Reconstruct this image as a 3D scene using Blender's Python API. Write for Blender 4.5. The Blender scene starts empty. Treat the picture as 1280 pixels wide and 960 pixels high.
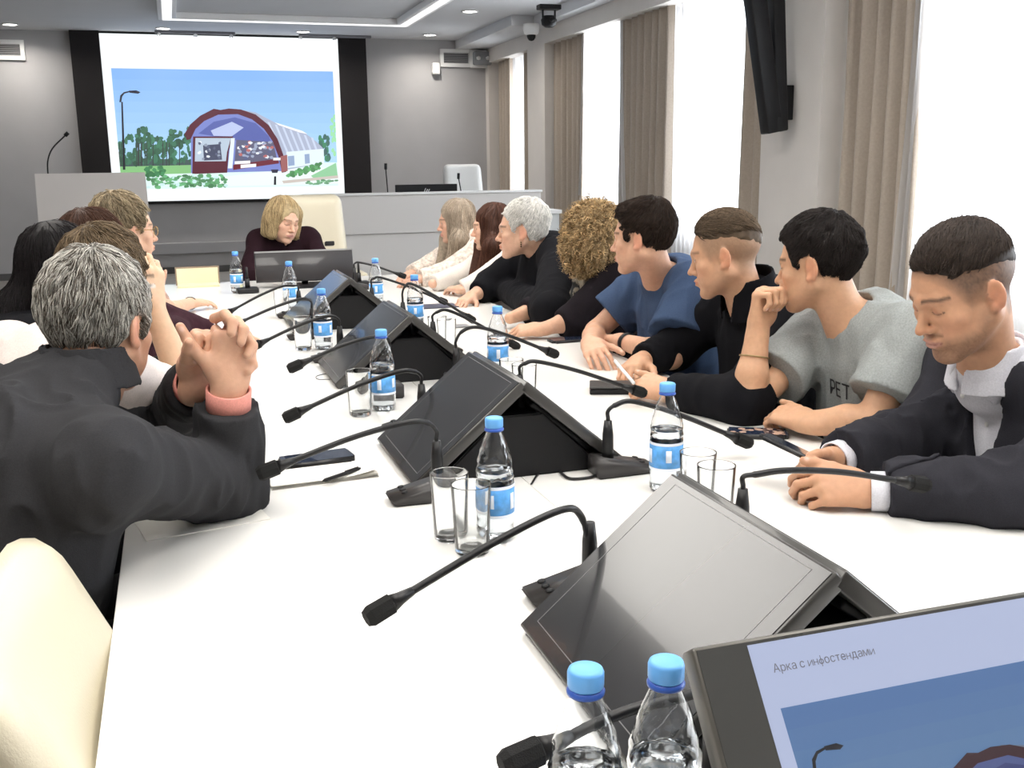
import bpy, bmesh, math, random
import numpy as np
from mathutils import Vector, Matrix
random.seed(7)
SC = bpy.context.scene
COL = SC.collection

# ------------------------------------------------------------------ camera
CF, CPI, CYA, CRO = 1286.95, 0.2082591, 0.3118355, -0.0134232     # focal length in px of a 1280 wide frame, pitch, yaw, roll
CAMZ = 1.38
_cp, _sp, _cy, _sy = math.cos(CPI), math.sin(CPI), math.cos(CYA), math.sin(CYA)
FW = np.array([_sy*_cp, _cy*_cp, -_sp]); _rt = np.array([_cy, -_sy, 0.]); _up = np.cross(_rt, FW)
RT = math.cos(CRO)*_rt + math.sin(CRO)*_up
UP = -math.sin(CRO)*_rt + math.cos(CRO)*_up
CAM = np.array([0, 0, CAMZ])
cd = bpy.data.cameras.new('camera'); cam = bpy.data.objects.new('camera', cd); COL.objects.link(cam)
cd.sensor_width = 36; cd.lens = CF/1280*36; cd.clip_start = .02; cd.clip_end = 200
cam.matrix_world = Matrix(((RT[0], UP[0], -FW[0], 0), (RT[1], UP[1], -FW[1], 0), (RT[2], UP[2], -FW[2], CAMZ), (0, 0, 0, 1)))
SC.camera = cam
SC.view_settings.view_transform = 'Standard'
SC.view_settings.look = 'None'
SC.view_settings.gamma = 1
SC.view_settings.use_curve_mapping = False
SC.view_settings.exposure = 0.58

def at(px, py, X=None, Y=None, Z=None):
    d = (px-640)/CF*RT - (py-480)/CF*UP + FW
    if X is not None: s = X/d[0]
    elif Y is not None: s = Y/d[1]
    else: s = (Z-CAMZ)/d[2]
    return CAM + d*s

# ------------------------------------------------------------------ world and lights
W = bpy.data.worlds.new('world'); SC.world = W; W.use_nodes = True
W.node_tree.nodes['Background'].inputs[0].default_value = (.86, .93, 1, 1)
W.node_tree.nodes['Background'].inputs[1].default_value = 2.0
def area(name, loc, rot, sx, sy, power, col):
    l = bpy.data.lights.new(name, 'AREA'); l.shape = 'RECTANGLE'; l.size = sx; l.size_y = sy; l.energy = power; l.color = col
    o = bpy.data.objects.new(name, l); o.location = loc; o.rotation_euler = rot; COL.objects.link(o); return o
WINY = [(13.5, 14.15), (10.3, 11.3), (7.9, 9.2), (3.6, 5.65), (-.2, 2.4)]          # the window openings along the right wall
for a, b in WINY:
    area('daylight', (5.3, (a+b)/2, 1.75), (0, math.radians(90), 0), 2.1, (b-a), 60*(b-a), (.90, .95, 1))

# ------------------------------------------------------------------ helpers
MATS = {}
def mat(name, col, rough=.5, metal=0, spec=.5, emis=None, estr=1, trans=0, ior=1.45, noise=0, nscale=40, bump=0, bscale=200, attr=None, coat=0, sss=0, sheen=0, stretch=None, aniso=0):
    if name in MATS: return MATS[name]
    m = bpy.data.materials.new(name); m.use_nodes = True; nt = m.node_tree; b = nt.nodes['Principled BSDF']
    c = tuple(col)+(1,)
    b.inputs['Base Color'].default_value = c; b.inputs['Roughness'].default_value = rough; b.inputs['Metallic'].default_value = metal
    b.inputs['Specular IOR Level'].default_value = spec; b.inputs['IOR'].default_value = ior
    b.inputs['Transmission Weight'].default_value = trans; b.inputs['Coat Weight'].default_value = coat
    b.inputs['Subsurface Weight'].default_value = sss; b.inputs['Subsurface Radius'].default_value = (.012, .004, .002); b.inputs['Subsurface Scale'].default_value = 1
    b.inputs['Sheen Weight'].default_value = sheen
    src = None
    if attr:
        a = nt.nodes.new('ShaderNodeAttribute'); a.attribute_name = attr; src = a.outputs['Color']; nt.links.new(src, b.inputs['Base Color'])
    tc = None
    def coord(s):
        nonlocal tc
        if tc is None: tc = nt.nodes.new('ShaderNodeTexCoord')
        mp = nt.nodes.new('ShaderNodeMapping'); mp.inputs['Scale'].default_value = stretch or (1, 1, 1)
        nt.links.new(tc.outputs['Object'], mp.inputs['Vector'])
        n = nt.nodes.new('ShaderNodeTexNoise'); n.inputs['Scale'].default_value = s; n.inputs['Detail'].default_value = 4
        nt.links.new(mp.outputs['Vector'], n.inputs['Vector']); return n
    if noise:
        n = coord(nscale)
        mx = nt.nodes.new('ShaderNodeMix'); mx.data_type = 'RGBA'; mx.blend_type = 'MULTIPLY'; mx.inputs[0].default_value = 1
        mr = nt.nodes.new('ShaderNodeMapRange'); mr.inputs['From Min'].default_value = .3; mr.inputs['From Max'].default_value = .7
        mr.inputs['To Min'].default_value = 1-noise; mr.inputs['To Max'].default_value = 1+noise; nt.links.new(n.outputs['Fac'], mr.inputs['Value'])
        if src is not None: nt.links.new(src, mx.inputs[6])
        else: mx.inputs[6].default_value = c
        nt.links.new(mr.outputs['Result'], mx.inputs[7]); nt.links.new(mx.outputs[2], b.inputs['Base Color'])
    if bump:
        n = coord(bscale); bp = nt.nodes.new('ShaderNodeBump'); bp.inputs['Strength'].default_value = bump; bp.inputs['Distance'].default_value = .002
        nt.links.new(n.outputs['Fac'], bp.inputs['Height']); nt.links.new(bp.outputs['Normal'], b.inputs['Normal'])
    if emis:
        b.inputs['Emission Color'].default_value = tuple(emis)+(1,); b.inputs['Emission Strength'].default_value = estr
    MATS[name] = m; return m

def emis_attr(name, strength, tint=None):
    m = bpy.data.materials.new(name); m.use_nodes = True; nt = m.node_tree; b = nt.nodes['Principled BSDF']
    a = nt.nodes.new('ShaderNodeAttribute'); a.attribute_name = 'col'
    b.inputs['Base Color'].default_value = (.02, .02, .02, 1); b.inputs['Roughness'].default_value = .25
    src = a.outputs['Color']
    if tint:
        mx = nt.nodes.new('ShaderNodeMix'); mx.data_type = 'RGBA'; mx.blend_type = 'MULTIPLY'; mx.inputs[0].default_value = 1; mx.inputs[7].default_value = tuple(tint)+(1,); nt.links.new(src, mx.inputs[6]); src = mx.outputs[2]
    nt.links.new(src, b.inputs['Emission Color']); b.inputs['Emission Strength'].default_value = strength
    return m

def tag(o, label=None, cat=None, group=None, kind=None):
    if label: o['label'] = label
    if cat: o['category'] = cat
    if group: o['group'] = group
    if kind: o['kind'] = kind
    return o
def empty(name, loc=(0, 0, 0), rz=0, label=None, cat=None, group=None):
    o = bpy.data.objects.new(name, None); o.location = loc; o.rotation_euler = (0, 0, rz); o.empty_display_size = .1; COL.objects.link(o)
    return tag(o, label, cat, group)
def obj(name, me, m=None, parent=None, smooth=False):
    if isinstance(me, bmesh.types.BMesh):
        bm = me; me = bpy.data.meshes.new(name); bm.normal_update(); bm.to_mesh(me); bm.free()
    if m is not None and not me.materials: me.materials.append(m)
    if smooth: me.polygons.foreach_set('use_smooth', [True]*len(me.polygons))
    o = bpy.data.objects.new(name, me); COL.objects.link(o)
    if parent is not None: o.parent = parent
    return o
def copy_tree(o, parent=None, loc=None, rz=None):
    c = o.copy(); COL.objects.link(c); c.parent = parent
    if loc is not None: c.location = loc
    if rz is not None: c.rotation_euler = (0, 0, rz)
    for ch in list(o.children): copy_tree(ch, c)
    return c
def box(bm, lo, hi, M=None, bev=0, seg=2):
    r = bmesh.ops.create_cube(bm, size=1); vs = r['verts']
    for v in vs: v.co = Vector([lo[i]+(v.co[i]+.5)*(hi[i]-lo[i]) for i in range(3)])
    if bev:
        es = list({e for v in vs for e in v.link_edges})
        rb = bmesh.ops.bevel(bm, geom=es, offset=bev, segments=seg, affect='EDGES', profile=.5)
        vs = list({v for f in rb['faces'] for v in f.verts} | {v for v in vs if v.is_valid})
    if M is not None:
        for v in vs: v.co = M @ v.co
    return vs
def mkbox(name, lo, hi, m, parent=None, bev=0, M=None, smooth=False):
    bm = bmesh.new(); box(bm, lo, hi, M, bev); return obj(name, bm, m, parent, smooth)
def lathe(bm, prof, n=24, M=None, cap=False):
    rings = []
    for r, z in prof:
        rings.append([bm.verts.new((r*math.cos(2*math.pi*k/n), r*math.sin(2*math.pi*k/n), z)) for k in range(n)] if r > 1e-5 else [bm.verts.new((0, 0, z))])
    for a, b in zip(rings, rings[1:]):
        for k in range(n):
            k2 = (k+1) % n
            if len(a) == 1 and len(b) == 1: continue
            if len(a) == 1: bm.faces.new((a[0], b[k2], b[k]))
            elif len(b) == 1: bm.faces.new((a[k], a[k2], b[0]))
            else: bm.faces.new((a[k], a[k2], b[k2], b[k]))
    vs = [v for r in rings for v in r]
    if M is not None:
        for v in vs: v.co = M @ v.co
    return vs
def smoothpath(pts, n=8):
    P = [np.array(p, float) for p in pts]; P = [2*P[0]-P[1]]+P+[2*P[-1]-P[-2]]; out = []
    for i in range(1, len(P)-2):
        for k in range(n):
            t = k/n; a, b, c, d = P[i-1], P[i], P[i+1], P[i+2]
            out.append(.5*((2*b)+(-a+c)*t+(2*a-5*b+4*c-d)*t*t+(-a+3*b-3*c+d)*t**3))
    out.append(P[-2]); return out
def tube(bm, pts, r, n=8, caps=True):
    pts = [Vector(p) for p in pts]; rs = r if hasattr(r, '__len__') else [r]*len(pts); rings = []; up = Vector((.13, .21, 1)).normalized()
    for i, p in enumerate(pts):
        t = (pts[min(i+1, len(pts)-1)]-pts[max(i-1, 0)]).normalized()
        s = t.cross(up)
        if s.length < .05: s = t.cross(Vector((1, 0, 0)))
        s.normalize(); u = s.cross(t); up = u
        rings.append([bm.verts.new(p+rs[i]*(s*math.cos(2*math.pi*k/n)+u*math.sin(2*math.pi*k/n))) for k in range(n)])
    for a, b in zip(rings, rings[1:]):
        for k in range(n): bm.faces.new((a[k], a[(k+1) % n], b[(k+1) % n], b[k]))
    if caps: bm.faces.new(rings[0][::-1]); bm.faces.new(rings[-1])
    return rings
def frame(o, ex, ey=None, ez=None):
    "matrix with columns ex, ey, ez at o"
    ex = Vector(ex).normalized()
    if ez is None: ez = ex.cross(Vector(ey)).normalized(); ey = ez.cross(ex)
    else: ez = Vector(ez).normalized(); ey = ez.cross(ex).normalized(); ez = ex.cross(ey)
    return Matrix(((ex[0], ey[0], ez[0], o[0]), (ex[1], ey[1], ez[1], o[1]), (ex[2], ey[2], ez[2], o[2]), (0, 0, 0, 1)))
def glyph(ch, ex):
    cu = bpy.data.curves.new('t', 'FONT'); cu.body = ch; cu.size = 1; cu.extrude = ex; cu.resolution_u = 3
    o = bpy.data.objects.new('t', cu); COL.objects.link(o); dg = bpy.context.evaluated_depsgraph_get()
    me = bpy.data.meshes.new_from_object(o.evaluated_get(dg)); bpy.data.objects.remove(o); bpy.data.curves.remove(cu); return me
def text_mesh(txt, size, M, depth=.0004):
    "flat lettering; three small letters are drawn from capitals because the font fills them badly"
    bm = bmesh.new(); x = 0; ex = depth/size
    for ch in txt:
        if ch == ' ': x += .26; continue
        me = glyph({'н': 'H', 'и': 'N', 'ф': 'o'}.get(ch, ch), ex)
        if ch in 'ни': me.transform(Matrix.Diagonal((-.76 if ch == 'и' else .76, .74, 1, 1)))
        lo = min(v.co.x for v in me.vertices); hi = max(v.co.x for v in me.vertices); me.transform(Matrix.Translation((x-lo, 0, 0))); bm.from_mesh(me); bpy.data.meshes.remove(me)
        if ch == 'ф': c = x+(hi-lo)/2; box(bm, (c-.035, -.2, -ex), (c+.035, .74, ex))
        x += hi-lo+.085
    me = bpy.data.meshes.new('t'); bm.to_mesh(me); bm.free(); me.transform(M @ Matrix.Diagonal((size, size, size, 1))); return me
def struct(o): o['kind'] = 'structure'; return o
# ------------------------------------------------------------------ materials of the room
M_WALL = mat('wall_paint', (.42, .415, .42), .85, noise=.03, nscale=3, bump=.05, bscale=300)
M_WALLR = mat('right_wall_paint', (.72, .68, .64), .85, noise=.03, nscale=3, bump=.05, bscale=300)
M_CEIL = mat('ceiling_paint', (.66, .665, .68), .9, noise=.02, nscale=2)
M_WHITE = mat('white_trim', (.8, .8, .79), .5)
M_FLOOR = mat('grey_vinyl_floor', (.27, .26, .25), .45, noise=.15, nscale=8)
M_BLACK = mat('black_plastic', (.009, .009, .010), .5, spec=.3)
M_DARKM = mat('black_metal', (.018, .018, .019), .35)
M_BASEB = mat('dark_baseboard', (.09, .09, .09), .5)
YB, XR, XL, ZC, YN = 14.9, 4.46, -4.6, 3.15, -2.2
struct(mkbox('floor', (XL-.2, YN-.2, -.1), (XR+.9, YB+.2, 0), M_FLOOR))
bm = bmesh.new(); box(bm, (XL-.2, YN-.2, ZC), (XR+.9, YB+.2, ZC+.1))
ceil_ = struct(obj('ceiling', bm, M_CEIL))
struct(mkbox('wall_back', (XL-.2, YB, 0), (XR+.9, YB+.15, ZC), M_WALL))
struct(mkbox('wall_left', (XL-.15, YN, 0), (XL, YB, ZC), M_WALLR))
struct(mkbox('wall_front', (XL-.2, YN-.15, 0), (XR+.9, YN, ZC), M_WALLR))
# right wall: piers, header and spandrels round the five openings
bm = bmesh.new()
GR = [(-.6, 6.55), (7.34, 12.37), (13.02, 14.75)]           # niches holding curtains
edges = [YN]+[v for g in GR for v in g]+[YB]
for a, b in zip(edges[0::2], edges[1::2]): box(bm, (XR, a, 0), (XR+.5, b, 2.84))
box(bm, (XR, YN, 2.84), (XR+.5, YB, ZC))
for gi, (a, b) in enumerate(GR):
    ws = [w for w in sorted(WINY) if w[0] >= a-.01 and w[1] <= b+.01]; y = a
    for w in ws:
        if w[0] > y: box(bm, (XR+.3, y, 0), (XR+.5, w[0], 2.84))
        box(bm, (XR+.3, w[0], 0), (XR+.5, w[1], .75)); box(bm, (XR+.3, w[0], 2.75), (XR+.5, w[1], 2.84)); y = w[1]
    if y < b: box(bm, (XR+.3, y, 0), (XR+.5, b, 2.84))
struct(obj('wall_right', bm, M_WALLR))
M_GLASS = bpy.data.materials.new('window_glass'); M_GLASS.use_nodes = True; nt = M_GLASS.node_tree; nt.nodes.clear()
o_ = nt.nodes.new('ShaderNodeOutputMaterial'); g_ = nt.nodes.new('ShaderNodeBsdfGlossy'); g_.inputs['Roughness'].default_value = .02; t_ = nt.nodes.new('ShaderNodeBsdfTransparent'); mx_ = nt.nodes.new('ShaderNodeMixShader'); mx_.inputs[0].default_value = .06
nt.links.new(t_.outputs[0], mx_.inputs[1]); nt.links.new(g_.outputs[0], mx_.inputs[2]); nt.links.new(mx_.outputs[0], o_.inputs[0])
for i, (a, b) in enumerate(WINY):
    bm = bmesh.new(); t = .05; x0, x1 = XR+.36, XR+.42
    box(bm, (x0, a, .75), (x1, a+t, 2.75)); box(bm, (x0, b-t, .75), (x1, b, 2.75)); box(bm, (x0, a+t, .75), (x1, b-t, .8)); box(bm, (x0, a+t, 2.7), (x1, b-t, 2.75))
    box(bm, (x0, (a+b)/2-.03, .8), (x1, (a+b)/2+.03, 2.7))
    w = struct(obj('window_%d' % (i+1), bm, M_WHITE))
    mkbox('pane', (XR+.385, a+t, .8), (XR+.39, b-t, 2.7), M_GLASS, w)
struct(mkbox('baseboard_back', (XL, YB-.02, 0), (XR, YB, .09), M_BASEB))
struct(mkbox('baseboard_left', (XL, YN, 0), (XL+.02, YB, .09), M_BASEB))
# ledge under the screen
struct(mkbox('trim_1', (-.55, YB-.09, .27), (2.3, YB, .42), mat('ledge_grey', (.33, .33, .34), .6), bev=.01))
# soffit next to the windows
struct(mkbox('trim_2', (4.02, 12.3, 3.03), (XR, YB, ZC), M_CEIL))
struct(mkbox('trim_3', (4.30, YN, 3.03), (XR, 12.3, ZC), M_CEIL))
# tray frame of the coffered ceiling
bm = bmesh.new()
for lo, hi in [((.0, 12.9, 3.08), (2.95, 13.10, ZC)), ((2.75, 2.0, 3.08), (2.95, 12.9, ZC)), ((-.0, 2.0, 3.08), (.20, 12.9, ZC)), ((.20, 2.0, 3.08), (2.75, 2.20, ZC))]: box(bm, lo, hi, None, .008)
tray = struct(obj('trim_4', bm, mat('tray_white', (.9, .9, .9), .6)))
bm = bmesh.new()
for lo, hi in [((.05, 12.95, 3.074), (2.90, 13.05, 3.0795)), ((2.80, 2.0, 3.074), (2.90, 12.95, 3.0795)), ((.05, 2.0, 3.074), (.15, 12.95, 3.0795))]: box(bm, lo, hi)
obj('light_strip', bm, mat('strip_glow', (.9, .9, .9), .5, emis=(1, .98, .97), estr=.62), tray)

# curtains ---------------------------------------------------------
def curtain_mesh(y0, y1, x, z0, z1, amp, nw, seed=0, flare=0, th=.0):
    rnd = random.Random(seed); bm = bmesh.new(); n = nw*10; rows = 16; ph = [rnd.uniform(-.5, .5) for _ in range(nw+2)]; G = []
    for j in range(rows+1):
        v = j/rows; z = z1+(z0-z1)*v; r = []
        for i in range(n+1):
            u = i/n; k = u*nw; p = ph[int(k)]*(1-k % 1)+ph[int(k)+1]*(k % 1)
            yy = y0+(y1-y0)*u+flare*(u-.5)*v*v+.012*math.sin(3*v+ph[int(k)]*9)
            xx = x-amp*(.45+.55*math.sin(2*math.pi*k+p*2.2+.6*v*p))*(1+.35*v)*(1+.5*p)
            r.append(bm.verts.new((xx, yy, z)))
        G.append(r)
    for j in range(rows):
        for i in range(n): bm.faces.new((G[j][i], G[j][i+1], G[j+1][i+1], G[j+1][i]))
    return bm
M_CUR = mat('taupe_curtain', (.43, .365, .30), .9, noise=.06, nscale=60, bump=.2, bscale=500, sheen=.2)
M_SHEER = bpy.data.materials.new('sheer_white'); M_SHEER.use_nodes = True; nt = M_SHEER.node_tree; nt.nodes.clear()
o_ = nt.nodes.new('ShaderNodeOutputMaterial'); tr = nt.nodes.new('ShaderNodeBsdfTranslucent'); tp = nt.nodes.new('ShaderNodeBsdfTransparent'); df = nt.nodes.new('ShaderNodeBsdfDiffuse')
tr.inputs[0].default_value = (.95, .96, .98, 1); df.inputs[0].default_value = (.9, .9, .92, 1)
m1 = nt.nodes.new('ShaderNodeMixShader'); m1.inputs[0].default_value = .3; nt.links.new(tr.outputs[0], m1.inputs[1]); nt.links.new(df.outputs[0], m1.inputs[2])
m2 = nt.nodes.new('ShaderNodeMixShader'); m2.inputs[0].default_value = .35; nt.links.new(m1.outputs[0], m2.inputs[1]); nt.links.new(tp.outputs[0], m2.inputs[2]); nt.links.new(m2.outputs[0], o_.inputs[0])
CURT = [(14.05, 14.68, 'taupe curtain in the far corner beside the white wall strip'), (13.05, 13.55, 'narrow taupe curtain on the near side of the farthest window'),
        (11.3, 12.34, 'taupe curtain just beyond the narrow grey pier, spreading at its foot'), (9.2, 10.3, 'taupe curtain hanging between the two middle bright windows'),
        (7.36, 7.92, 'narrow taupe curtain behind the black wall speaker'), (5.6, 6.52, 'wide taupe curtain behind the man in the grey t-shirt')]
for i, (a, b, lab) in enumerate(CURT):
    tag(obj('curtain', curtain_mesh(a, b, XR+.17, .02, 2.84, .075, max(3, int((b-a)/.15)), i), M_CUR, smooth=True), lab, 'curtain', 'heavy taupe curtains along the window wall')
tag(obj('curtain', curtain_mesh(2.5, 3.5, XR+.16, .02, 2.84, .05, 7, 9), M_CUR, smooth=True), 'taupe curtain right of the picture edge, between the nearest windows', 'curtain', 'heavy taupe curtains along the window wall')
SHE = [(13.5, 14.15, 0, 'sheer white curtain over the farthest narrow window'), (10.25, 11.35, .5, 'sheer white curtain over the window behind the curly haired woman'),
       (7.85, 9.25, 0, 'sheer white curtain over the window behind the man in blue'), (3.5, 5.7, .2, 'broad sheer white curtain behind the man in the suit'), (-.3, 2.5, 0, 'sheer white curtain nearest the camera')]
for i, (a, b, fl, lab) in enumerate(SHE):
    tag(obj('sheer_curtain', curtain_mesh(a, b, XR+.19 if not fl else XR+.1, .02, 2.84, .025, max(6, int((b-a)/.09)), 20+i, fl), M_SHEER, smooth=True), lab, 'sheer curtain', 'sheer white curtains over the windows')

# downlights --------------------------------------------------------
M_LAMP = mat('downlight_glow', (1, 1, 1), .5, emis=(1, .97, .92), estr=14)
dl = [(-1.71, 14.35), (.055, 14.35), (1.80, 14.32), (3.50, 14.3), (3.45, 12.1)]
dlab = ['round ceiling downlight at the far left, above the wall grille', 'round ceiling downlight left of the screen middle', 'round ceiling downlight above the right part of the screen', 'round ceiling downlight nearest the wall grille by the curtains', 'round ceiling downlight nearest the soffit, at the top of the picture']
for i, (x, y) in enumerate(dl):
    t = empty('downlight', (x, y, ZC), 0, dlab[i], 'ceiling light', 'round ceiling downlights')
    bm = bmesh.new(); lathe(bm, [(.075, 0), (.10, 0), (.10, -.012), (.085, -.014), (.075, -.004), (.075, 0)], 28); obj('ring', bm, M_WHITE, t, True)
    bm = bmesh.new(); lathe(bm, [(0, -.006), (.076, -.006), (.076, -.001)], 28); obj('lens', bm, M_LAMP, t, True)
    l = bpy.data.lights.new('lamp', 'AREA'); l.shape = 'DISK'; l.size = .15; l.energy = 9; l.color = (1, .93, .84); l.spread = math.radians(150)
    lo = bpy.data.objects.new('lamp', l); lo.location = (0, 0, -.02); COL.objects.link(lo); lo.parent = t

M_PAN = mat('added_panel_glow', (1, 1, 1), .5, emis=(1, .96, .90), estr=4.8)  # glowing panels added out of view to brighten the room and monitor reflection
PL = [(-.68, 1.1, 'nearest left'), (-.68, 4.7, 'farther left'), (1.48, 1.1, 'nearest right'), (1.48, 4.7, 'farther right')]
for x, y, w in PL:
    t = empty('added_light_panel', (x, y, ZC), 0, 'added out-of-view light panel, the %s one above the table' % w, 'ceiling light', 'added out-of-view light panels over the table')
    bm = bmesh.new()
    for lo, hi in [((-.62, -1.22, -.03), (.62, -1.19, 0)), ((-.62, 1.19, -.03), (.62, 1.22, 0)), ((-.62, -1.19, -.03), (-.59, 1.19, 0)), ((.59, -1.19, -.03), (.62, 1.19, 0))]: box(bm, lo, hi)
    obj('frame', bm, M_WHITE, t); mkbox('diffuser', (-.59, -1.19, -.02), (.59, 1.19, -.012), M_PAN, t)
# spot tracks in front of the screen ---------------------------------
def track(x0, x1, y, xs, lab):
    t = empty('track_light', ((x0+x1)/2, y, ZC), 0, lab, 'track light', 'small spot tracks over the screen'); c = (x0+x1)/2
    mkbox('rail', (x0-c, -.02, -.035), (x1-c, .02, 0), mat('grey_rail', (.2, .2, .22), .4), t, .004)
    for x in xs:
        bm = bmesh.new(); lathe(bm, [(0, -.075), (.022, -.075), (.024, -.03), (0, -.03)], 14, Matrix.Translation((x-c, 0, 0))); s = obj('spot', bm, M_WHITE, t, True)
        bm = bmesh.new(); lathe(bm, [(0, -.079), (.021, -.077), (.021, -.0751)], 14, Matrix.Translation((x-c, 0, 0))); obj('bulb', bm, mat('spot_glow', (1, 1, 1), .5, emis=(.9, .95, 1), estr=20), s, True)
track(-.05, .95, 14.6, (0, .45, .9), 'spot track with three bulbs over the left half of the screen')
track(1.78, 2.75, 14.6, (1.8, 2.25), 'spot track with two bulbs over the right part of the screen')

# wall grilles --------------------------------------------------------
def grille(px0, py0, px1, py1, lab):
    a = at(px0, py0, Y=YB-.03); b = at(px1, py1, Y=YB-.03); c = (a+b)/2; w, h = abs(b[0]-a[0])/2, abs(b[2]-a[2])/2
    t = empty('vent_grille', (c[0], YB, c[2]), 0, lab, 'vent')
    bm = bmesh.new(); f = .05
    for lo, hi in [((-w, -.04, -h), (w, 0, -h+f)), ((-w, -.04, h-f), (w, 0, h)), ((-w, -.04, -h+f), (-w+f, 0, h-f)), ((w-f, -.04, -h+f), (w, 0, h-f))]: box(bm, lo, hi)
    obj('frame', bm, M_WHITE, t); mkbox('backing', (-w+f, -.008, -h+f), (w-f, -.002, h-f), M_DARKM, t)
    bm = bmesh.new()
    for k in range(6):
        z = -h+f+(k+.5)*(2*h-2*f)/6; box(bm, (-w+f, -.03, z-.006), (w-f, -.01, z+.006))
    obj('slats', bm, mat('grey_slat', (.3, .3, .31), .5), t); return t
grille(-60, 48, 32, 75, 'white framed ventilation grille high on the left of the back wall')
grille(550, 61, 590, 84, 'white framed ventilation grille on the back wall near the curtains')
a = at(591, 61, Y=14.7); b = at(617, 84, Y=14.7)
t = empty('emergency_light', ((a[0]+b[0])/2, 14.7, (a[2]+b[2])/2), 0, 'clear twin-bulb light box right beside the wall grille', 'light')
w, h = abs(b[0]-a[0])/2, abs(b[2]-a[2])/2
bm = bmesh.new(); box(bm, (-w, .1, -h), (w, .2, h), None, .02); obj('back_plate', bm, M_WHITE, t, True)
bm = bmesh.new(); box(bm, (-w+.02, 0, -h+.03), (w-.02, .1, h-.03), None, .02); obj('cover', bm, mat('clear_cover', (.55, .57, .6), .12, trans=.5), t, True)
for dx in (-.07, .07):
    bm = bmesh.new(); lathe(bm, [(0, 0), (.03, .01), (.035, .04), (0, .06)], 12, Matrix.Translation((dx, -.005, -.03))); obj('bulb', bm, M_WHITE, t, True)
c = at(545, 84, Y=14.85)
o = mkbox('motion_sensor', (c[0]-.06, 14.80, c[2]-.1), (c[0]+.05, YB, c[2]+.06), M_WHITE, None, .02); tag(o, 'small white sensor on the back wall left of the grille', 'sensor')

# dome camera and black ceiling camera -----------------------------
p = at(664, 30, Z=3.03)
t = empty('dome_camera', (p[0], p[1], 3.03), 0, 'white dome security camera with black eye under the soffit', 'security camera')
bm = bmesh.new(); lathe(bm, [(0, 0), (.095, 0), (.10, -.05), (.085, -.11), (.06, -.125), (0, -.125)], 24); obj('housing', bm, M_WHITE, t, True)
bm = bmesh.new(); lathe(bm, [(.055, -.12), (.05, -.155), (.03, -.185), (0, -.195)], 20); obj('eye', bm, M_BLACK, t, True)
p = at(686, 6, Z=3.03)
t = empty('ceiling_camera', (p[0], p[1], 3.03), 0, 'black conference camera hanging from a bracket on the ceiling', 'camera')
mkbox('bracket', (-.12, -.06, -.05), (.12, .06, 0), M_BLACK, t, .008)
mkbox('arm', (-.075, -.01, -.13), (-.06, .01, -.05), M_BLACK, t); mkbox('arm', (.06, -.01, -.13), (.075, .01, -.05), M_BLACK, t)
bm = bmesh.new(); lathe(bm, [(0, -.11), (.06, -.11), (.085, -.15), (.075, -.2), (.04, -.225), (0, -.225)], 20); obj('head', bm, M_BLACK, t, True)
bm = bmesh.new(); lathe(bm, [(0, .0), (.025, .0), (.03, -.02)], 16, Matrix.Translation((0, -.08, -.16)) @ Matrix.Rotation(math.radians(90), 4, 'X')); obj('lens', bm, M_DARKM, t, True)

# pair of black column speakers on the pier ----------------------------
t = empty('column_speaker', (XR, 6.98, 1.55), 0, 'tall black twin column speaker bracketed to the pier between curtains', 'speaker')
def slab(p0, p1, wx, wy):
    bm = bmesh.new(); a = Vector(p0); b = Vector(p1); z = (b-a).normalized(); M = frame(a, Vector((1, 0, 0)) - z*z.x, ez=z)
    box(bm, (-wx/2, -wy/2, 0), (wx/2, wy/2, (b-a).length), M, .012); return bm
pa = at(965, 166, X=4.25); pb = at(944, 0, X=4.08)
obj('column', slab(np.array(pa)-[XR, 6.98, 1.55], (np.array(pa)-[XR, 6.98, 1.55])+(np.array(pb)-np.array(pa))*1.4, .13, .12), M_BLACK, t, True)
pc = at(974, 164, X=4.30); pd = at(970, 0, X=4.28)
obj('column', slab(np.array(pc)-[XR, 6.98, 1.55], (np.array(pc)-[XR, 6.98, 1.55])+(np.array(pd)-np.array(pc))*1.4, .1, .1), M_BLACK, t, True)
q0 = at(984, 107, X=XR-.03); q1 = at(984, 150, X=XR-.03)
mkbox('bracket', (-.07, q0[1]-6.98-.05, q1[2]-1.55), (0, q0[1]-6.98+.05, q0[2]-1.55), M_BLACK, t, .006)

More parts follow.
